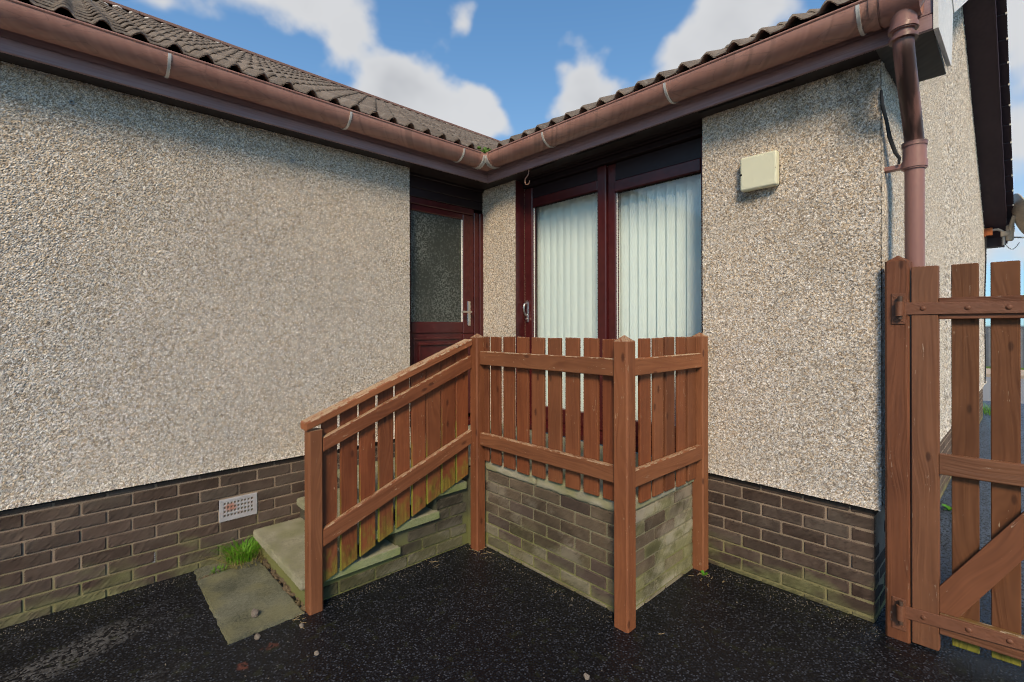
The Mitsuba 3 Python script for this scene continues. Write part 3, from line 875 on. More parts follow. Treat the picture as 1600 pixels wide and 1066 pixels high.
# ridge tiles along the left wing with white mortar bedding
yy = -6.9; i = 0
while yy < 4.3:
    th = np.radians(np.linspace(12, 168, 13))
    r_ = .125
    st = [np.vstack([np.stack([xr + (r_ - s) * np.cos(t_), np.full(13, y_), zr + .0 + (r_ - s) * np.sin(t_) * .82], 1) for s, t_ in ((0, th), (.016, th[::-1]))]) for y_ in (yy, yy + .444)]
    add(f'{ROOF[0]}__ridge_tile', sweep_stations(st), 'ridge_clay', smooth=40); yy += .45; i += 1
for y_ in np.arange(-5.6, 3.5, .155):
    if rng.random() < .55 + .3 * (y_ < -1.5):
        pass
ms = []
for y_ in np.arange(-6.6, 3.9, .155):
    if rng.random() < (.9 if y_ < -1.2 else .45):
        m = trimesh.creation.icosphere(1, 1.0); v = np.array(m.vertices) * V(.035, .045 * rng.uniform(.5, 1.2), .022) + V(xr + .125, y_ + .11 + rng.normal(0, .01), zr - .015 + rng.normal(0, .006))
        ms.append((v, m.faces))
k = add(f'{ROOF[0]}__mortar_bedding', join(ms), 'bedding', smooth=True); labels[k] = {'kind': 'stuff', 'label': 'white mortar dabs under the ridge'}
# moss in the valley above the gutter corner
ms = []
for i in range(26):
    m = trimesh.creation.icosphere(1, 1.0)
    s_ = rng.uniform(.008, .022)
    p_ = V(EO + .05 + rng.normal(0, .035), -EO - .05 + rng.normal(0, .035), RIDGE_EAVE_Z + rng.uniform(-.005, .03))
    if p_[0] + p_[1] > .12 or p_[0] + p_[1] < -.12: continue
    ms.append((np.array(m.vertices) * s_ * rng.uniform(.6, 1.3, 3) + p_, m.faces))
k = add('moss', join(ms), 'moss_green'); tag(k, 'bright green moss in the roof valley above the gutter corner', 'moss', kind='stuff')

# ------------------------------------------------------------------ back door (in the left wall, beside the inner corner)
D = f'{H}__door'
DX = -.095
add(D, cbox((DX - .05, -.862, .70), (DX - .012, -.128, 1.50), .002), 'frame_foil')
DK = D
ms = [cbox((DX - .05, -.262, 1.49), (DX, -.131, 2.655), .006), cbox((DX - .05, -.262, .70), (DX, -.131, 1.485), .006), cbox((DX - .05, -.90, .70), (DX, -.842, 2.655), .006),
      cbox((DX - .05, -.8415, 2.60), (DX - .0007, -.2625, 2.655), .006), cbox((DX - .05, -.8415, 1.495), (DX - .0007, -.2625, 1.60), .006), cbox((DX - .05, -.8415, .70), (DX - .0007, -.2625, .80), .006)]
for m in ms: add(f'{DK}__rail', m, 'frame_foil')
for (a, b, c_, d_, t_) in ((-.815, -.29, .84, 1.455, .010), (-.765, -.34, .89, 1.405, .016)):
    w_ = .022
    for q in (cbox((DX - .014, a, d_ - w_), (DX - .012 + t_, b, d_), .005), cbox((DX - .014, a, c_), (DX - .012 + t_, b, c_ + w_), .005), cbox((DX - .014, a, c_ + w_), (DX - .0125 + t_, a + w_, d_ - w_), .005), cbox((DX - .014, b - w_, c_ + w_), (DX - .0125 + t_, b, d_ - w_), .005)):
        add(f'{DK}__moulding', q, 'frame_foil')
# one sheet of rippled glass
k = add(f'{DK}__pane', quad((DX - .018, -.842, 1.60), (DX - .018, -.262, 1.60), (DX - .018, -.262, 2.60), (DX - .018, -.842, 2.60)), 'rippled_glass')
labels[k] = {'label': 'rippled obscure glass pane'}
add(f'{DK}__glazing_bead', cbox((DX - .020, -.2745, 1.601), (DX - .004, -.2635, 2.599), .002), 'white_bead')
hd = [cbox((DX + .0, -.212, 1.565), (DX + .010, -.178, 1.805), .004), tube([(DX + .01, -.195, 1.70), (DX + .045, -.195, 1.70), (DX + .052, -.205, 1.70), (DX + .052, -.25, 1.70), (DX + .05, -.315, 1.698)], .0095, 10),
      tube([(DX + .008, -.195, 1.61), (DX + .018, -.195, 1.61)], .011, 12)]
add(f'{DK}__handle', join(hd), 'chrome', smooth=40)
F_ = f'{H}__door_frame'
for m in (cbox((DX - .07, -.127, .66), (DX + .004, -.066, 2.69), .006), cbox((DX - .07, -.0655, .66), (DX + .018, -.004, 2.69), .006), cbox((DX - .07, -.93, 2.66), (DX + .004, -.1275, 2.72), .006),
          cbox((DX - .07, -.935, .66), (DX + .004, -.902, 2.659), .006), cbox((DX - .07, -.93, .60), (DX + .05, -.004, .659), .006)):
    add(F_, m, 'frame_foil')
for z0, z1, o_ in ((2.722, 2.80, .008), (2.802, 2.90, .012), (2.9, 2.924, .03)): add(f'{H}__door_head', cbox((DX - .06, -.93, z0), (DX + o_, -.001, z1), .003), 'shaded_head_foil')

# ------------------------------------------------------------------ patio door
PD = f'{H}__patio_door'
PY = .10
add(PD, cbox((.391, PY + .01, .62), (2.20, PY + .09, .70), .004), 'frame_foil')       # the threshold
for m in (cbox((.391, PY - .002, .702), (.492, PY + .06, 2.86), .007), cbox((1.240, PY - .004, .702), (1.325, PY + .05, 2.86), .007), cbox((1.326, PY + .022, .702), (1.402, PY + .075, 2.86), .007),
          cbox((2.108, PY + .004, .702), (2.21, PY + .075, 2.86), .007), cbox((.4925, PY, 2.672), (1.2395, PY + .06, 2.755), .006), cbox((1.4025, PY + .006, 2.625), (2.1075, PY + .075, 2.715), .006),
          cbox((.4925, PY, .702), (1.2395, PY + .06, .824), .006), cbox((1.4025, PY + .006, .702), (2.1075, PY + .075, .824), .006)):
    add(f'{PD}__rail', m, 'frame_foil')
for x0, x1, yb, zt_ in ((.492, 1.240, PY + .03, 2.672), (1.402, 2.108, PY + .045, 2.625)):
    add(f'{PD}__pane', quad((x0, yb, .82), (x1, yb, .82), (x1, yb, zt_), (x0, yb, zt_)), 'pane_glass')
    add(f'{PD}__glazing_bead', cbox((x0 + .0005, yb - .012, .825), (x0 + .009, yb - .002, zt_ - .001), .002), 'white_bead')
    add(f'{PD}__glazing_bead', cbox((x0 + .0095, yb - .012, zt_ - .009), (x1 - .001, yb - .002, zt_ - .001), .002), 'black_gap')
hd = [cbox((.424, PY - .014, 1.595), (.448, PY - .002, 1.80), .006), tube([(.436, PY - .012, 1.775), (.436, PY - .05, 1.77), (.436, PY - .058, 1.74), (.436, PY - .056, 1.70), (.436, PY - .04, 1.665), (.436, PY - .012, 1.66)], .009, 10),
      tube([(.436, PY - .014, 1.625), (.436, PY - .03, 1.625)], .010, 12), tube([(.425, PY - .018, 1.79), (.449, PY - .018, 1.79)], .008, 10)]
add(f'{PD}__handle', join(hd), 'chrome', smooth=40)
add(f'{H}__patio_reveal', cbox((.391, -.018, .62), (.396, PY - .003, 2.92), .001), 'frame_foil')
add(f'{H}__patio_head', cbox((.4925, PY + .012, 2.7555), (1.2395, PY + .06, 2.861), .004), 'shaded_head_foil'); add(f'{H}__patio_head', cbox((1.4025, PY + .02, 2.7155), (2.1075, PY + .075, 2.861), .004), 'shaded_head_foil')  # upper part of the frame, shade under the eaves given as dark colour
for z0, z1, o_ in ((2.862, 2.905, .03), (2.906, 2.924, .06)): add(f'{H}__patio_head', cbox((.397, PY - o_, z0), (2.179, PY + .09, z1), .003), 'shaded_head_foil')
add(f'{H}__patio_sill', cbox((.397, -.01, .622), (2.178, PY + .009, .665), .004), 'frame_foil')
# rooms behind (light inside comes only through the glass)
def room(x0, x1, y0, y1, z0, z1, open_):
    P_ = [(quad((x0, y0, z0), (x1, y0, z0), (x1, y1, z0), (x0, y1, z0))), quad((x0, y0, z1), (x1, y0, z1), (x1, y1, z1), (x0, y1, z1)), quad((x0, y1, z0), (x1, y1, z0), (x1, y1, z1), (x0, y1, z1)),
          quad((x0, y0, z0), (x1, y0, z0), (x1, y0, z1), (x0, y0, z1)), quad((x0, y0, z0), (x0, y1, z0), (x0, y1, z1), (x0, y0, z1)), quad((x1, y0, z0), (x1, y1, z0), (x1, y1, z1), (x1, y0, z1))]
    return join([p for i, p in enumerate(P_) if i != open_])
add(f'{H}__living_room', room(.26, 2.9, .19, 4.0, .62, 2.93, 3), 'room_paint')
add(f'{H}__hall', room(-3.0, DX - .06, -.96, .10, .62, 2.93, 5), 'hall_paint')
tag(H, 'single-storey house with pebble-dashed walls, brown eaves and brick plinth', 'house')

# vertical blinds behind the two patio panes
for nm, x0, x1, n_, lab in (('vertical_blind', .49, 1.30, 10, 'pale green vertical blind behind the narrower sliding pane beside the lever handle'), ('vertical_blind', 1.36, 2.24, 11, 'pale green vertical blind behind the wider fixed pane next to the harled wall')):
    B = key_for(nm)
    scene[f'{B}__head_rail'] = mikit.ply(cbox((x0, .20, 2.80), (x1, .245, 2.835), .003), 'blind_fabric')
    pitch_ = (x1 - x0) / n_
    for i in range(n_ + 1):
        xc = x0 + pitch_ * i
        ang = math.radians((7 if x0 < 1 else 25) + rng.normal(0, 1.2))
        s_ = np.linspace(-.050, .050, 7)
        pts = np.stack([xc + s_ * math.cos(ang), .232 + s_ * math.sin(ang) - (.010 if x0 < 1 else .004) * (1 - (s_ / .050) ** 2)], 1)
        v = np.vstack([np.c_[pts, np.full(7, .70)], np.c_[pts, np.full(7, 2.80)]])
        v2 = v + V(0, .0012, 0)
        f_ = []
        for j in range(6): f_ += [[j, j + 1, 8 + j], [j, 8 + j, 7 + j]]
        f_ = np.array(f_)
        add(f'{B}__slat', (np.vstack([v, v2]), np.vstack([f_, f_[:, ::-1] + 14])), 'blind_fabric')
    tag(B, lab, 'blind')

# ------------------------------------------------------------------ steps and landing
ST = 'brick_steps'
LZ = .615
BF, BS, BK = -.910, 2.165, .90     # faces of the brickwork: front, side, stair flank
add(f'{ST}__wall', cbox((.95, BF + .004, -.2), (BS - .004, -.002, LZ - .066), .001), 'mortar_landing')
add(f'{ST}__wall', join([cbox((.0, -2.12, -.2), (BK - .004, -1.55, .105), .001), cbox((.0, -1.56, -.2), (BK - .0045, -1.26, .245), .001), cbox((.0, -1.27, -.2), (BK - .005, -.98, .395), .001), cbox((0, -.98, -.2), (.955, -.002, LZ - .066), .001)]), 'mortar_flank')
brick_row(f'{ST}__wall', (0, BF, 0), (1, 0, 0), (0, -1, 0), 1.259 - .225, .543, (0, 8), 1.005, BS, ['brick_landing', 'brick_landing', 'brick_mid'])
brick_row(f'{ST}__wall', (BS, 0, 0), (0, 1, 0), (1, 0, 0), -.605, .543, (0, 8), BF + .001, -.10, ['brick_landing_green', 'brick_landing_green', 'brick_landing'])
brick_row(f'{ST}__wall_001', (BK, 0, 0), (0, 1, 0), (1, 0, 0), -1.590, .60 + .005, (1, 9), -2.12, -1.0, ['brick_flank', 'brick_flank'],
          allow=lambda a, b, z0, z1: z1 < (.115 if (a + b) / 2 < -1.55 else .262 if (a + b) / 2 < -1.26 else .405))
for x0, x1 in ((1.02, 1.512), (1.516, BS + .012)): add(f'{ST}__coping', rough_block((x0, BF - .016, LZ - .064), (x1, -.55, LZ), int(x0 * 100)), 'coping_stone', smooth=40)
for y0, y1 in ((-.905, -.605), (-.601, -.375), (-.371, -.21), (-.207, -.13)): add(f'{ST}__coping', rough_block((BS - .12, y0, LZ - .064 + .0005), (BS + .014 + rng.uniform(-.002, .002), y1, LZ + .001), int(-y0 * 100)), 'coping_stone', smooth=40)
for x0, x1, y0, y1 in ((.02, .925, -1.03, -.55), (.929, 1.01, -.92, -.55), (.02, .70, -.546, -.002), (.704, 1.40, -.546, -.002), (1.404, BS - .125, -.546, -.002)): add(f'{ST}__landing_slab', cbox((x0, y0, LZ - .055), (x1, y1, LZ - .0015), .005), 'tread_stone')
for y0, y1, z in ((-2.153, -1.541, .167), (-1.867, -1.246, .312), (-1.581, -1.012, .460)):
    k = add(f'{ST}__tread', rough_block((.012, y0, z - .052), (.925, y1, z), int(z * 100), .016), 'tread_stone', smooth=40)
for y0, z0, z1 in ((-1.84, .168, .258), (-1.555, .313, .406), (-1.0, .461, LZ - .056)): add(f'{ST}__riser', cbox((.012, y0, z0), (BK, y0 + .06, z1), .004), 'brick_flank', uv=None)
# mossy lower slips under the treads seen through the fence (the slab ends)
for y0, y1, z in ((-2.10, -1.541, .167), (-1.80, -1.246, .312), (-1.50, -1.014, .460)):
    add(f'{ST}__slab_end', cbox((.926, y0, z - .050), (.931, y1 - .002, z - .002), .002), 'edge_stone')
tag(ST, 'brick-built landing and three worn stone steps up to the back door', 'steps')
# rubble and soil strip at the foot of the first step
ms = []
for i in range(90):
    m = trimesh.creation.icosphere(1, 1.0); s_ = rng.uniform(.006, .017)
    ms.append((np.array(m.vertices) * s_ * rng.uniform(.6, 1.3, 3) + V(rng.uniform(.03, .92), -2.125 + rng.normal(0, .012), rng.uniform(.0, .012)), m.faces))
k = add('rubble', join(ms), 'soil'); tag(k, 'crumbled brown rubble along the foot of the bottom step', kind='stuff')

# ------------------------------------------------------------------ fence
FN = 'timber_fence'


def post(name, x0, x1, y0, y1, ztop, apex, mat='fence_wood', base=-.08, ch=.009):
    cx, cy = (x0 + x1) / 2, (y0 + y1) / 2
    pts = []
    for (x, y) in ((x0 + ch, y0), (x1 - ch, y0), (x1, y0 + ch), (x1, y1 - ch), (x1 - ch, y1), (x0 + ch, y1), (x0, y1 - ch), (x0, y0 + ch)):
        pts += [(x, y, base), (x, y, ztop)]
    if apex is not None: pts.append((cx, cy, apex))
    pts = V(*pts)
    h = ConvexHull(pts); f = h.simplices.copy()
    n = np.cross(pts[f[:, 1]] - pts[f[:, 0]], pts[f[:, 2]] - pts[f[:, 0]])
    fl = ((pts[f[:, 0]] - pts.mean(0)) * n).sum(1) < 0; f[fl] = f[fl][:, ::-1]
    return timber(name, (pts, f), (0, 0, 1), mat)


post(f'{FN}__post', .915, .990, -2.128, -2.05, .99, None)
post(f'{FN}__post', .960, 1.040, -1.012, -.932, 1.478, 1.507)
post(f'{FN}__post', 2.160, 2.248, -1.014, -.930, 1.475, 1.508)
post(f'{FN}__post', 2.160, 2.240, -.150, -.072, 1.488, 1.515)
# front panel
PF = [(1.045, 1.123, .607), (1.143, 1.244, .605), (1.27, 1.377, .604), (1.398, 1.504, .602), (1.53, 1.64, .608), (1.668, 1.775, .608), (1.803, 1.908, .603), (1.935, 2.039, .606), (2.067, 2.156, .606)]
for a, b, z in PF:
    a, b = 3.591 - (3.591 - a) * 1.0118, min(3.591 - (3.591 - b) * 1.0118, 2.158)
    b -= .004 * (3.591 - b) / 2.12 * (b < 2.1)
    a = max(a, 1.042); z = z + .010
    t_ = 1.487 + rng.uniform(-.004, .004)
    y_ = -.9505 + rng.uniform(0, .002)
    r1, r2 = rng.uniform(-.003, .003, 2)
    timber(f'{FN}__picket', hexa([[[(a, y_, z), (a + r1, y_, t_ + r1)], [(a, y_ + .019, z), (a + r1, y_ + .019, t_ + r1)]], [[(b, y_, z + r2), (b + r1, y_, t_)], [(b, y_ + .019, z + r2), (b + r1, y_ + .019, t_)]]], .0035), (0, 0, 1), 'picket_wood')
for z0, z1, mat in ((1.29, 1.383, 'fence_wood_worn'), (.730, .818, 'fence_wood')):
    timber(f'{FN}__rail', hexa([[[(1.041, -.988, z0), (1.041, -.988, z1)], [(1.041, -.951, z0), (1.041, -.951, z1)]], [[(2.1575, -.988, z0), (2.1575, -.988, z1)], [(2.1575, -.951, z0), (2.1575, -.951, z1)]]], .004), (1, 0, 0), mat)
# side panel
PS = [(-.905, -.775, .60), (-.755, -.631, .59), (-.615, -.494, .592), (-.482, -.358, .59), (-.333, -.217, .581), (-.201, -.074, .586)]
for a, b, z in PS[1:]:
    a, b = -3.0706 + (a + 3.0706) * .972, -3.0706 + (b + 3.0706) * .972
    a += .008 * (a + 3.0706) / 1.39
    t_ = 1.487 + rng.uniform(-.003, .003); x_ = 2.2 + rng.uniform(-.002, 0)
    timber(f'{FN}__picket', hexa([[[(x_ - .019, a, z), (x_ - .019, a, t_)], [(x_, a, z), (x_, a, t_)]], [[(x_ - .019, b, z), (x_ - .019, b, t_)], [(x_, b, z), (x_, b, t_)]]], .0035), (0, 0, 1), 'picket_wood')
for z0, z1, mat in ((1.293, 1.383, 'fence_wood_worn'), (.711, .801, 'fence_wood')):
    timber(f'{FN}__rail', hexa([[[(2.2005, -.9295, z0), (2.2005, -.931, z1)], [(2.234, -.931, z0), (2.234, -.931, z1)]], [[(2.2005, -.085, z0 + .0), (2.2005, -.085, z1)], [(2.234, -.085, z0), (2.234, -.085, z1)]]], .004), (0, 1, 0), mat)
# stair panel
SY = [(-2.045, -1.955, .122), (-1.938, -1.836, .153), (-1.822, -1.722, .197), (-1.703, -1.602, .245), (-1.584, -1.484, .293), (-1.471, -1.366, .337), (-1.359, -1.248, .385), (-1.241, -1.129, .428), (-1.122, -1.015, .472)]
SLOPE = .3825
def hr_top(y): return 1.039 + SLOPE * (y + 2.142)
for a, b, z in SY:
    a += .002
    x_ = .9505 + rng.uniform(-.002, 0)
    zt0, zt1 = hr_top(a) - .047, hr_top(b) - .047
    z1_ = z + (b - a) * .40
    timber(f'{FN}__picket', hexa([[[(x_ - .019, a, z), (x_ - .019, a, zt0)], [(x_, a, z), (x_, a, zt0)]], [[(x_ - .019, b, z1_), (x_ - .019, b, zt1)], [(x_, b, z1_), (x_, b, zt1)]]], .0035), (0, 0, 1), 'stair_picket_wood')
for (ya, yb, za0, za1, zb0, zb1, mat) in ((-2.0495, -1.0125, .865, .944, 1.263, 1.352, 'fence_wood'), (-2.0495, -1.0125, .343, .440, .737, .832, 'fence_wood')):
    timber(f'{FN}__rail', hexa([[[(.951, ya, za0), (.951, ya, za1)], [(.986, ya, za0), (.986, ya, za1)]], [[(.951, yb, zb0), (.951, yb, zb1)], [(.986, yb, zb0), (.986, yb, zb1)]]], .004), (0, 1, SLOPE), mat)
timber(f'{FN}__handrail', hexa([[[(.905, -2.145, .992), (.905, -2.145, 1.038)], [(.996, -2.145, .992), (.996, -2.145, 1.038)]], [[(.905, -1.013, 1.423), (.905, -1.013, 1.469)], [(.996, -1.013, 1.423), (.996, -1.013, 1.469)]]], .006), (0, 1, SLOPE), 'fence_wood_worn')
tag(FN, 'brown-stained picket fence round the landing and down beside the steps', 'fence')

# ------------------------------------------------------------------ gate
GP = 'gate_post'
GPK = post(f'{GP}__post', 3.140, 3.236, -.082, .015, 1.872, 1.905, 'gate_wood')
for z0, z1 in ((1.560, 1.712), (.055, .210)):
    add(f'{GP}__hinge_plate', cbox((3.168, -.088, z0), (3.222, -.0825, z1), .0015), 'hinge_paint')
    for zz_ in (z0 + .018, z1 - .018):
        for xx in (3.180, 3.210): add(f'{GP}__screw', tube([(xx, -.0875, zz_), (xx, -.0905, zz_)], [.006, .004], 10), 'hinge_paint', smooth=40)
    zc_ = (z0 + z1) / 2 + (.0 if z0 > 1 else .012)
    add(f'{GP}__hinge_pin', tube([(3.2035, -.103, zc_ - .052), (3.2035, -.103, zc_ + .060)], .010, 14), 'hinge_dark', smooth=40)
tag(GP, 'square brown timber gate post with pointed top at the corner of the house', 'post')

GT = 'timber_gate'
ga = math.radians(4.0)
GX0 = 3.242
def gpt(a, d, z): return V(GX0 + a * math.cos(ga) - d * math.sin(ga) * -1 * 0 - d * -math.sin(ga), -.078 + a * math.sin(ga) + d * math.cos(ga), z)
def gbox(a0, a1, d0, d1, z0, z1, ch=.003, z0b=None, z1b=None):
    z0b = z0 if z0b is None else z0b; z1b = z1 if z1b is None else z1b
    return hexa([[[gpt(a0, d0, z0), gpt(a0, d0, z1)], [gpt(a0, d1, z0), gpt(a0, d1, z1)]], [[gpt(a1, d0, z0b), gpt(a1, d0, z1b)], [gpt(a1, d1, z0b), gpt(a1, d1, z1b)]]], ch)
gd_ = (math.cos(ga), math.sin(ga), 0)
timber(f'{GT}__board', gbox(0.0, .0975, .0, .042, .010, 1.838), (0, 0, 1), 'gate_wood')
for i in range(6):
    a0 = .137 + .131 * i
    timber(f'{GT}__board', gbox(a0, a0 + .0925, .0425, .062, .045 - .006 * (i == 0), 1.838 + rng.uniform(-.004, .004)), (0, 0, 1), 'gate_back_wood')
a_end = .137 + .131 * 6
timber(f'{GT}__board', gbox(a_end, a_end + .0975, .0, .042, .030, 1.838), (0, 0, 1), 'gate_wood')
for z0, z1 in ((1.583, 1.684), (.848, .944), (.092, .192)):
    timber(f'{GT}__rail', gbox(.098, a_end - .0005, .006, .042, z0, z1), gd_, 'gate_wood')
# brace from the foot of the hanging stile up to the middle rail
b0 = [gpt(.101, .009, .195), gpt(.101, .009, .320), gpt(.101, .042, .195), gpt(.101, .042, .320)]
def brace(a0, z0, a1, z1, w):
    L = V(a1 - a0, z1 - z0); L /= np.linalg.norm(L); nrm = V(-L[1], L[0]) * w / 2
    c = []
    for (a, z) in ((a0, z0), (a1, z1)):
        row = []
        for d in (.0085, .0415):
            row.append([gpt(a - nrm[0], d, z - nrm[1]), gpt(a + nrm[0], d, z + nrm[1])])
        c.append(row)
    return hexa(c, .003), (L[0] * math.cos(ga), L[0] * math.sin(ga), L[1])
bpoly = Polygon([(.099, .1945), (.165, .1945), (.56, .846), (.44, .846), (.099, .315)])
m = trimesh.creation.extrude_polygon(bpoly, .033, engine='earcut'); vv = np.array(m.vertices)
bm = (np.array([gpt(a, .0085 + d, z) for a, z, d in vv]), np.array(m.faces)); 
timber(f'{GT}__brace', bm, (.52 * math.cos(ga), .52 * math.sin(ga), .84), 'gate_wood')
bpoly = Polygon([(.099, .946), (.165, .946), (.60, 1.580), (.50, 1.580), (.33, 1.3)])
for z, zb, ln in ((1.606, 1.600, .60), (.120, .150, .60)):
    SH = key_for(f'{GT}__strap_hinge')
    scene[SH] = mikit.ply(gbox(-.028, ln, -.0065, -.0008, z, z + .060, .0015, zb + .006, zb + .052), 'hinge_paint')
    add(f'{SH}__knuckle', tube([gpt(-.0385, -.026, z - .006), gpt(-.0385, -.026, z + .064)], .0155, 14), 'hinge_paint', smooth=40)
    add(f'{SH}__knuckle', gbox(-.0385, -.024, -.034, -.001, z + .004, z + .056, .002), 'hinge_paint')
    for a in (.045, .20, .33, .46):
        zz_ = z + .030 + (zb - z) * a / ln
        m = trimesh.creation.icosphere(2, 1.0); v = np.array(m.vertices) * .011 * V(1, .55, 1) + gpt(a, -.0075, zz_)
        add(f'{SH}__bolt', (v, m.faces), 'hinge_paint', smooth=True)
tag(GT, 'brown ledged and braced timber gate with strap hinges beside the gable', 'gate')

# ------------------------------------------------------------------ small things on the house
JB = 'junction_box'
scene[f'{JB}__cover'] = mikit.ply(smooth_box((2.440, -.085, 2.372), (2.648, -.034, 2.575), .014, 4), 'cream_plastic', smooth=40)
scene[f'{JB}__base'] = mikit.ply(cbox((2.446, -.036, 2.378), (2.642, -.012, 2.569), .003), 'black_gap')
for x_ in (2.648, 2.440):
    sx = -1 if x_ > 2.5 else 1
    add(f'{JB}__screw_slot', cbox((x_ - .0035 + .004 * sx, -.0865, 2.466), (x_ + .0025 + .012 * sx, -.060, 2.476), .001), 'black_gap')
tag(JB, 'cream plastic box fixed to the harled wall near the downpipe', 'box')
pth = [(.690, -.145, ZF + .008), (.690, -.145, 2.885), (.680, -.146, 2.872), (.652, -.147, 2.852), (.647, -.147, 2.838), (.648, -.147, 2.818)]
for t_ in np.linspace(0, math.pi * 1.05, 9)[1:]: pth.append((.676 - .028 * math.cos(t_), -.147, 2.818 - .024 * math.sin(t_)))
k = add('hook', tube(pth, .0042, 10), 'hook_copper', smooth=40); tag(k, 'small bent copper-coloured hook hanging under the eaves by the patio door', 'hook')

SD = 'satellite_dish'
dc = V(3.585, 7.85, 3.29)
th = np.linspace(0, 2 * np.pi, 37)[:-1]
ax = V(.93, .30, .22); ax /= np.linalg.norm(ax)     # the bowl opens away from the wall
e1 = np.cross(V(0, 0, 1), ax); e1 /= np.linalg.norm(e1); e2 = np.cross(ax, e1)
R_ = [dc[None]]
for r_ in (.08, .16, .23, .28): R_.append(dc + ax * (r_ / .28) ** 2 * .07 + r_ * (np.cos(th)[:, None] * e1 * .92 + np.sin(th)[:, None] * e2 * 1.22))
R_.append(R_[-1] + ax * .012)
v = np.vstack(R_); f = [[0, 1 + j, 1 + (j + 1) % 36] for j in range(36)]
for s in range(len(R_) - 2):
    for j in range(36):
        a, b = 1 + s * 36 + j, 1 + s * 36 + (j + 1) % 36
        f += [[a, a + 36, b + 36], [a, b + 36, b]]
add(f'{SD}__reflector', (v, np.array(f)), 'dish_metal', smooth=40)
wx = gable_x(8.0)
add(f'{SD}__wall_bracket', join([cbox((wx + .002, 7.93, 3.02), (wx + .02, 8.05, 3.16), .003), cbox((wx + .02, 7.96, 3.04), (wx + .10, 8.02, 3.16), .004)]), 'rust')
add(f'{SD}__arm', tube([(wx + .09, 7.99, 3.12), (wx + .16, 7.99, 3.125), (wx + .21, 7.99, 3.09), (wx + .225, 7.99, 3.02), (wx + .225, 7.99, 2.86)], .022, 10), 'galv', smooth=40)
add(f'{SD}__mount', join([cbox((wx + .19, 7.95, 3.00), (wx + .30, 8.04, 3.08), .008), cbox((wx + .25, 7.96, 2.92), (wx + .34, 8.05, 3.18), .02), tube([dc - ax * .005, (wx + .29, 8.0, 3.08)], .03, 10)]), 'rust' if False else 'dish_metal')
add(f'{SD}__arm', tube([(wx + .30, 8.0, 2.98), (wx + .45, 8.05, 2.96), (wx + .70, 8.15, 3.0)], .012, 8), 'galv', smooth=40)
add(f'{SD}__cable', tube([(wx + .235, 7.98, 2.86)] + [(wx + .24 + .16 * t_, 7.98, 2.88 - .10 * math.sin(math.pi * t_)) for t_ in np.linspace(0, 1, 8)], .005, 6), 'cable_black')
k = add(f'{SD}__cable', tube([(wx + .02, 7.98 - .0 * t_, 3.2 - 2.6 * t_) if False else (gable_x(7.98 - .25 * t_) + .018 + .006 * math.sin(9 * t_), 7.98 - .25 * t_, 3.18 - 2.55 * t_) for t_ in np.linspace(0, 1, 16)], .009, 6), 'cable_black')
tag(SD, 'weathered satellite dish on a rusty bracket at the far corner of the gable', 'satellite dish')

# ------------------------------------------------------------------ things on the ground
def ragged(poly, seed, amp=.005, step=.03):
    g = np.random.default_rng(seed); out = []
    for a, b in zip(poly, poly[1:] + poly[:1]):
        a, b = V(*a), V(*b); n = max(int(np.linalg.norm(b - a) / step), 1)
        for i in range(n): out.append(a + (b - a) * i / n + g.normal(0, amp * .5, 2))
    return out
def slabm(poly, z0, z1):
    P_ = Polygon(poly); a = P_.buffer(-.006)
    m = trimesh.creation.extrude_polygon(P_, z1 - .006 - z0, engine='earcut'); v = np.array(m.vertices); v[:, 2] += z0
    t = trimesh.creation.extrude_polygon(a, .006, engine='earcut'); tv = np.array(t.vertices); tv[:, 2] += z1 - .006
    lo = np.array(P_.exterior.coords)[:-1]; hi = np.array(a.exterior.coords)[:-1]
    h = np.vstack([np.c_[lo, np.full(len(lo), z1 - .006)], np.c_[hi, np.full(len(hi), z1)]])
    return join([(v, m.faces), (tv, t.faces)])
k = add('paving_slab', slabm(ragged([(.175, -2.500), (.952, -2.503), (.950, -2.142), (.12, -2.15)], 1), -.05, .014), 'slab_stone'); tag(k, 'worn olive-grey stone slab set in the asphalt before the steps', 'slab')
k = add('paving_slab', slabm(ragged([(.006, -2.487), (.165, -2.499), (.118, -2.30), (.006, -2.27)], 2), -.05, .012), 'slab_stone'); tag(k, 'broken corner piece of stone slab against the brick plinth', 'slab')
def stone(p, s, lab, mat='loose_stone', seed=0):
    m = trimesh.creation.icosphere(3, 1.0); v = np.array(m.vertices)
    v = v * (1 + .9 * (meshkit.fbm(v * 1.3 + seed * 5, 3, seed)[:, None] - .5)) * V(*s)
    k = add('stone', (v + V(*p), m.faces), mat, smooth=True); tag(k, lab, 'stone')
stone((.807, -2.347, .026), (.030, .019, .015), 'smooth pinkish stone lying on the olive stone slab', seed=1)
stone((.999, -2.385, .008), (.017, .014, .012), 'round pale pebble on asphalt just below the slab edge', seed=2)
stone((1.05, -2.19, .005), (.012, .010, .009), 'small pale pebble by the foot of the bottom fence post', seed=3)
stone((1.32, -2.215, .006), (.013, .010, .010), 'pale pebble alone on the asphalt below the fence', seed=4)
stone((2.293, -1.404, .006), (.014, .012, .010), 'whitish pebble on the asphalt in front of the landing corner post', seed=5)

ms = []
g_ = np.random.default_rng(41)
for i in range(150):
    m = trimesh.creation.icosphere(1, 1.0); s_ = g_.uniform(.003, .010)
    x_, y_ = (g_.uniform(.10, .2), -2.5 + g_.uniform(0, .33)) if i < 50 else (abs(g_.normal(.04, .07)) + .01, -2.19 + g_.normal(0, .05))
    if i < 50: x_ = .17 - (y_ + 2.5) * .22 + g_.normal(0, .006)
    ms.append((np.array(m.vertices) * s_ * g_.uniform(.5, 1.3, 3) + V(x_, y_, .010), m.faces))
k = add('soil_crumbs', join(ms), 'soil'); tag(k, 'dark soil crumbs in the crack of the slab and round the grass', kind='stuff')
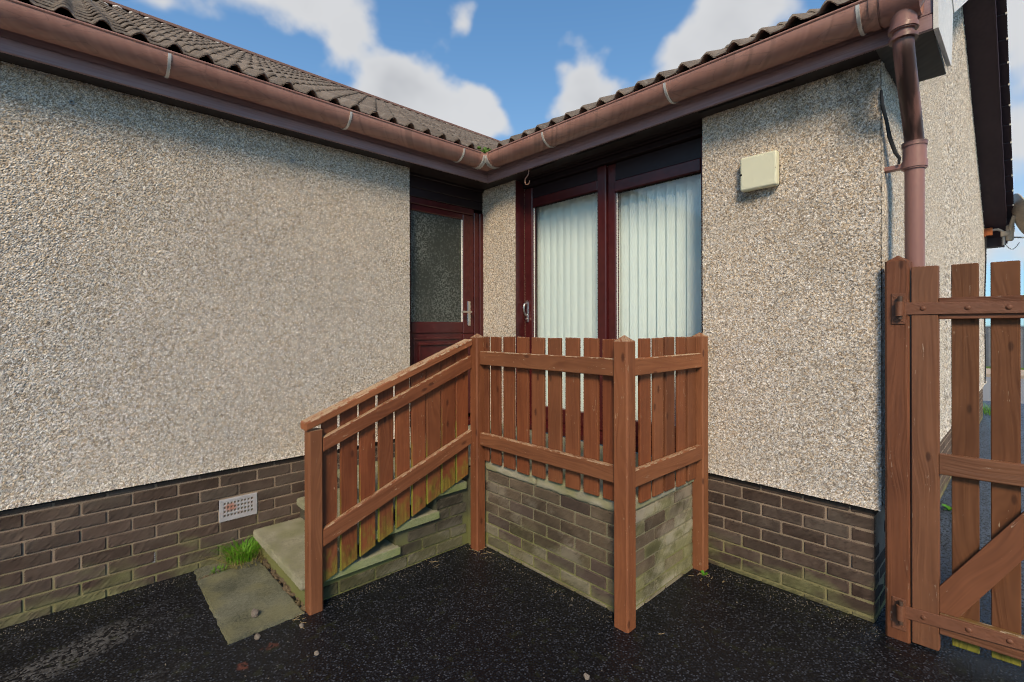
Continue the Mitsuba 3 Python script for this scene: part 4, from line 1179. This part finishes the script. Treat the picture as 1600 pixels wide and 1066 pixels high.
# grit: small pale chips washed against the walls and scattered on the asphalt
G = np.random.default_rng(77)
pts = []
for _ in range(420): pts.append((.03 + abs(G.normal(0, .07)), G.uniform(-3.7, -2.3)))
for _ in range(330): pts.append((G.uniform(2.25, 3.12), -.03 - abs(G.normal(0, .10))))
for _ in range(200): pts.append((BK + .03 + abs(G.normal(0, .06)), G.uniform(-2.0, -1.0)))
for _ in range(200): pts.append((G.uniform(1.0, 2.2), BF - .05 - abs(G.normal(0, .05))))
for _ in range(260): pts.append((G.uniform(.1, 4.0), G.uniform(-3.2, -.1)))
tet = trimesh.creation.icosahedron()
ms = []
for x_, y_ in pts:
    if (x_ < .93 and y_ > -2.52) or (x_ < BS + .02 and y_ > BF - .02): continue
    if x_ < .0 or y_ > 0: continue
    s_ = G.choice([.0014, .0021, .0033], p=[.70, .25, .05])
    ms.append((tet.vertices * s_ * G.uniform(.6, 1.4, 3) + V(x_, y_, s_ * .5), tet.faces))
k = add('loose_grit', join(ms), 'grit'); tag(k, 'pale loose grit scattered over the black asphalt', kind='stuff')
bsdf('straw', (.34, .26, .15), .8, .2)
ms = []
for (cx, cy, n_) in ((1.02, -.95, 26), (2.3, -.16, 14), (.955, -1.3, 5), (2.26, -.9, 3), (.95, -2.14, 10)):
    for _ in range(n_):
        a_ = G.uniform(0, 6.28); L_ = G.uniform(.012, .045); p_ = V(cx + G.normal(0, .06), cy - abs(G.normal(0, .05)), .004)
        ms.append(tube([p_, p_ + V(math.cos(a_), math.sin(a_), .05) * L_ * .5, p_ + V(math.cos(a_ + .3), math.sin(a_ + .3), 0) * L_], .0011, 5))
k = add('plant_litter', join(ms), 'straw'); tag(k, 'dry straw bits gathered at the post feet', kind='stuff')


def blades(n, cx, cy, r, h, seed, spread=.6):
    g = np.random.default_rng(seed); out = []
    for _ in range(n):
        a = g.uniform(0, 6.28); rr = r * math.sqrt(g.random()); b = V(cx + rr * math.cos(a), max(cy + rr * math.sin(a), -9), 0)
        b[0] = max(b[0], .012)
        L = h * g.uniform(.55, 1.15); dr_ = V(math.cos(a + g.normal(0, .7)), math.sin(a + g.normal(0, .7)), 0) * spread * g.uniform(.3, 1.1)
        w = g.uniform(.0016, .0032); s = V(-dr_[1], dr_[0], 0); s /= max(np.linalg.norm(s), 1e-6)
        pts = []
        for t in (0, .35, .7, 1):
            p = b + V(0, 0, L * (t - .25 * t * t)) + dr_ * L * t * t
            p[0] = max(p[0], .006 + .002 * t)
            ww = w * (1 - t ** 1.5) + .0003
            pts += [p - s * ww, p + s * ww]
        f = []
        for i in range(3): f += [[2 * i, 2 * i + 1, 2 * i + 3], [2 * i, 2 * i + 3, 2 * i + 2]]
        out.append((np.array(pts), np.array(f)))
    return join(out)
scene['grass_tuft__green_blades'] = mikit.ply(blades(260, .07, -2.23, .085, .175, 5, .95), 'grass_blade')
scene['grass_tuft__dry_blades'] = mikit.ply(blades(210, .10, -2.20, .13, .10, 6, 1.5), 'grass_dry')
tag('grass_tuft', 'large bright green grass tuft between the plinth and the bottom step', 'grass tuft')
scene['grass_tuft_001__green_blades'] = mikit.ply(blades(70, .135, -2.375, .045, .045, 8, 1.0), 'grass_blade')
tag('grass_tuft_001', 'low small grass tuft in the crack beside the broken slab corner', 'grass tuft')


def leafy(name, cx, cy, n, size, seed):
    g = np.random.default_rng(seed)
    for i in range(n):
        a = i / n * 6.28 + g.normal(0, .3); L = size * g.uniform(.6, 1.2)
        d = V(math.cos(a), math.sin(a), 0); s = V(-d[1], d[0], 0); el = g.uniform(.4, 1.3)
        m = V(0, 0, .003) + V(cx, cy, 0)
        row = []
        for t, w in ((0, .08), (.35, .3), (.7, .42), (1, .05)):
            c_ = m + d * L * t * .8 + V(0, 0, el * L * (t - .5 * t * t))
            row += [c_ - s * L * w * .7 + V(0, 0, .1 * L * w), c_, c_ + s * L * w * .7 + V(0, 0, .1 * L * w)]
        f = []
        for j in range(3):
            for q in (0, 1): b = j * 3 + q; f += [[b, b + 1, b + 4], [b, b + 4, b + 3]]
        add(f'{name}__leaf', (np.array(row), np.array(f)), 'leaf_green', smooth=True)
leafy('weed', 2.262, -.185, 9, .036, 3); tag('weed', 'small bright green weed at the foot of the fence post by the wall', 'weed')
leafy('weed_001', 3.205, 2.30, 10, .06, 4); tag('weed_001', 'green weed at the base of the gable seen under the gate rail', 'weed')
scene['grass_tuft_002__green_blades'] = mikit.ply(blades(220, 3.36, 8.75, .22, .24, 9, .6), 'grass_blade')
tag('grass_tuft_002', 'grass growing at the far corner of the gable beyond the gate', 'grass tuft')

# ------------------------------------------------------------------ beyond the road
MF = 'metal_fence'
for i in range(26):
    x0 = -6 + i * .9
    sh = np.linspace(0, .9, 13); dd_ = .02 * (np.arange(13) % 2)
    v = np.vstack([np.c_[x0 + sh, 21 - dd_, np.full(13, .1)], np.c_[x0 + sh, 21 - dd_, np.full(13, 1.46)]])
    f = []
    for j in range(12): f += [[j, j + 1, 14 + j], [j, 14 + j, 13 + j]]
    v2 = v + V(0, .01, 0); f = np.array(f)
    add(f'{MF}__panel', (np.vstack([v, v2]), np.vstack([f, f[:, ::-1] + 26])), 'far_metal')
for i in range(14): add(f'{MF}__post', cbox((-6.03 + i * 1.8, 21.01, .05), (-5.97 + i * 1.8, 21.07, 1.5), .004), 'far_metal')
tag(MF, 'blue-grey corrugated metal fence across the road', 'fence')
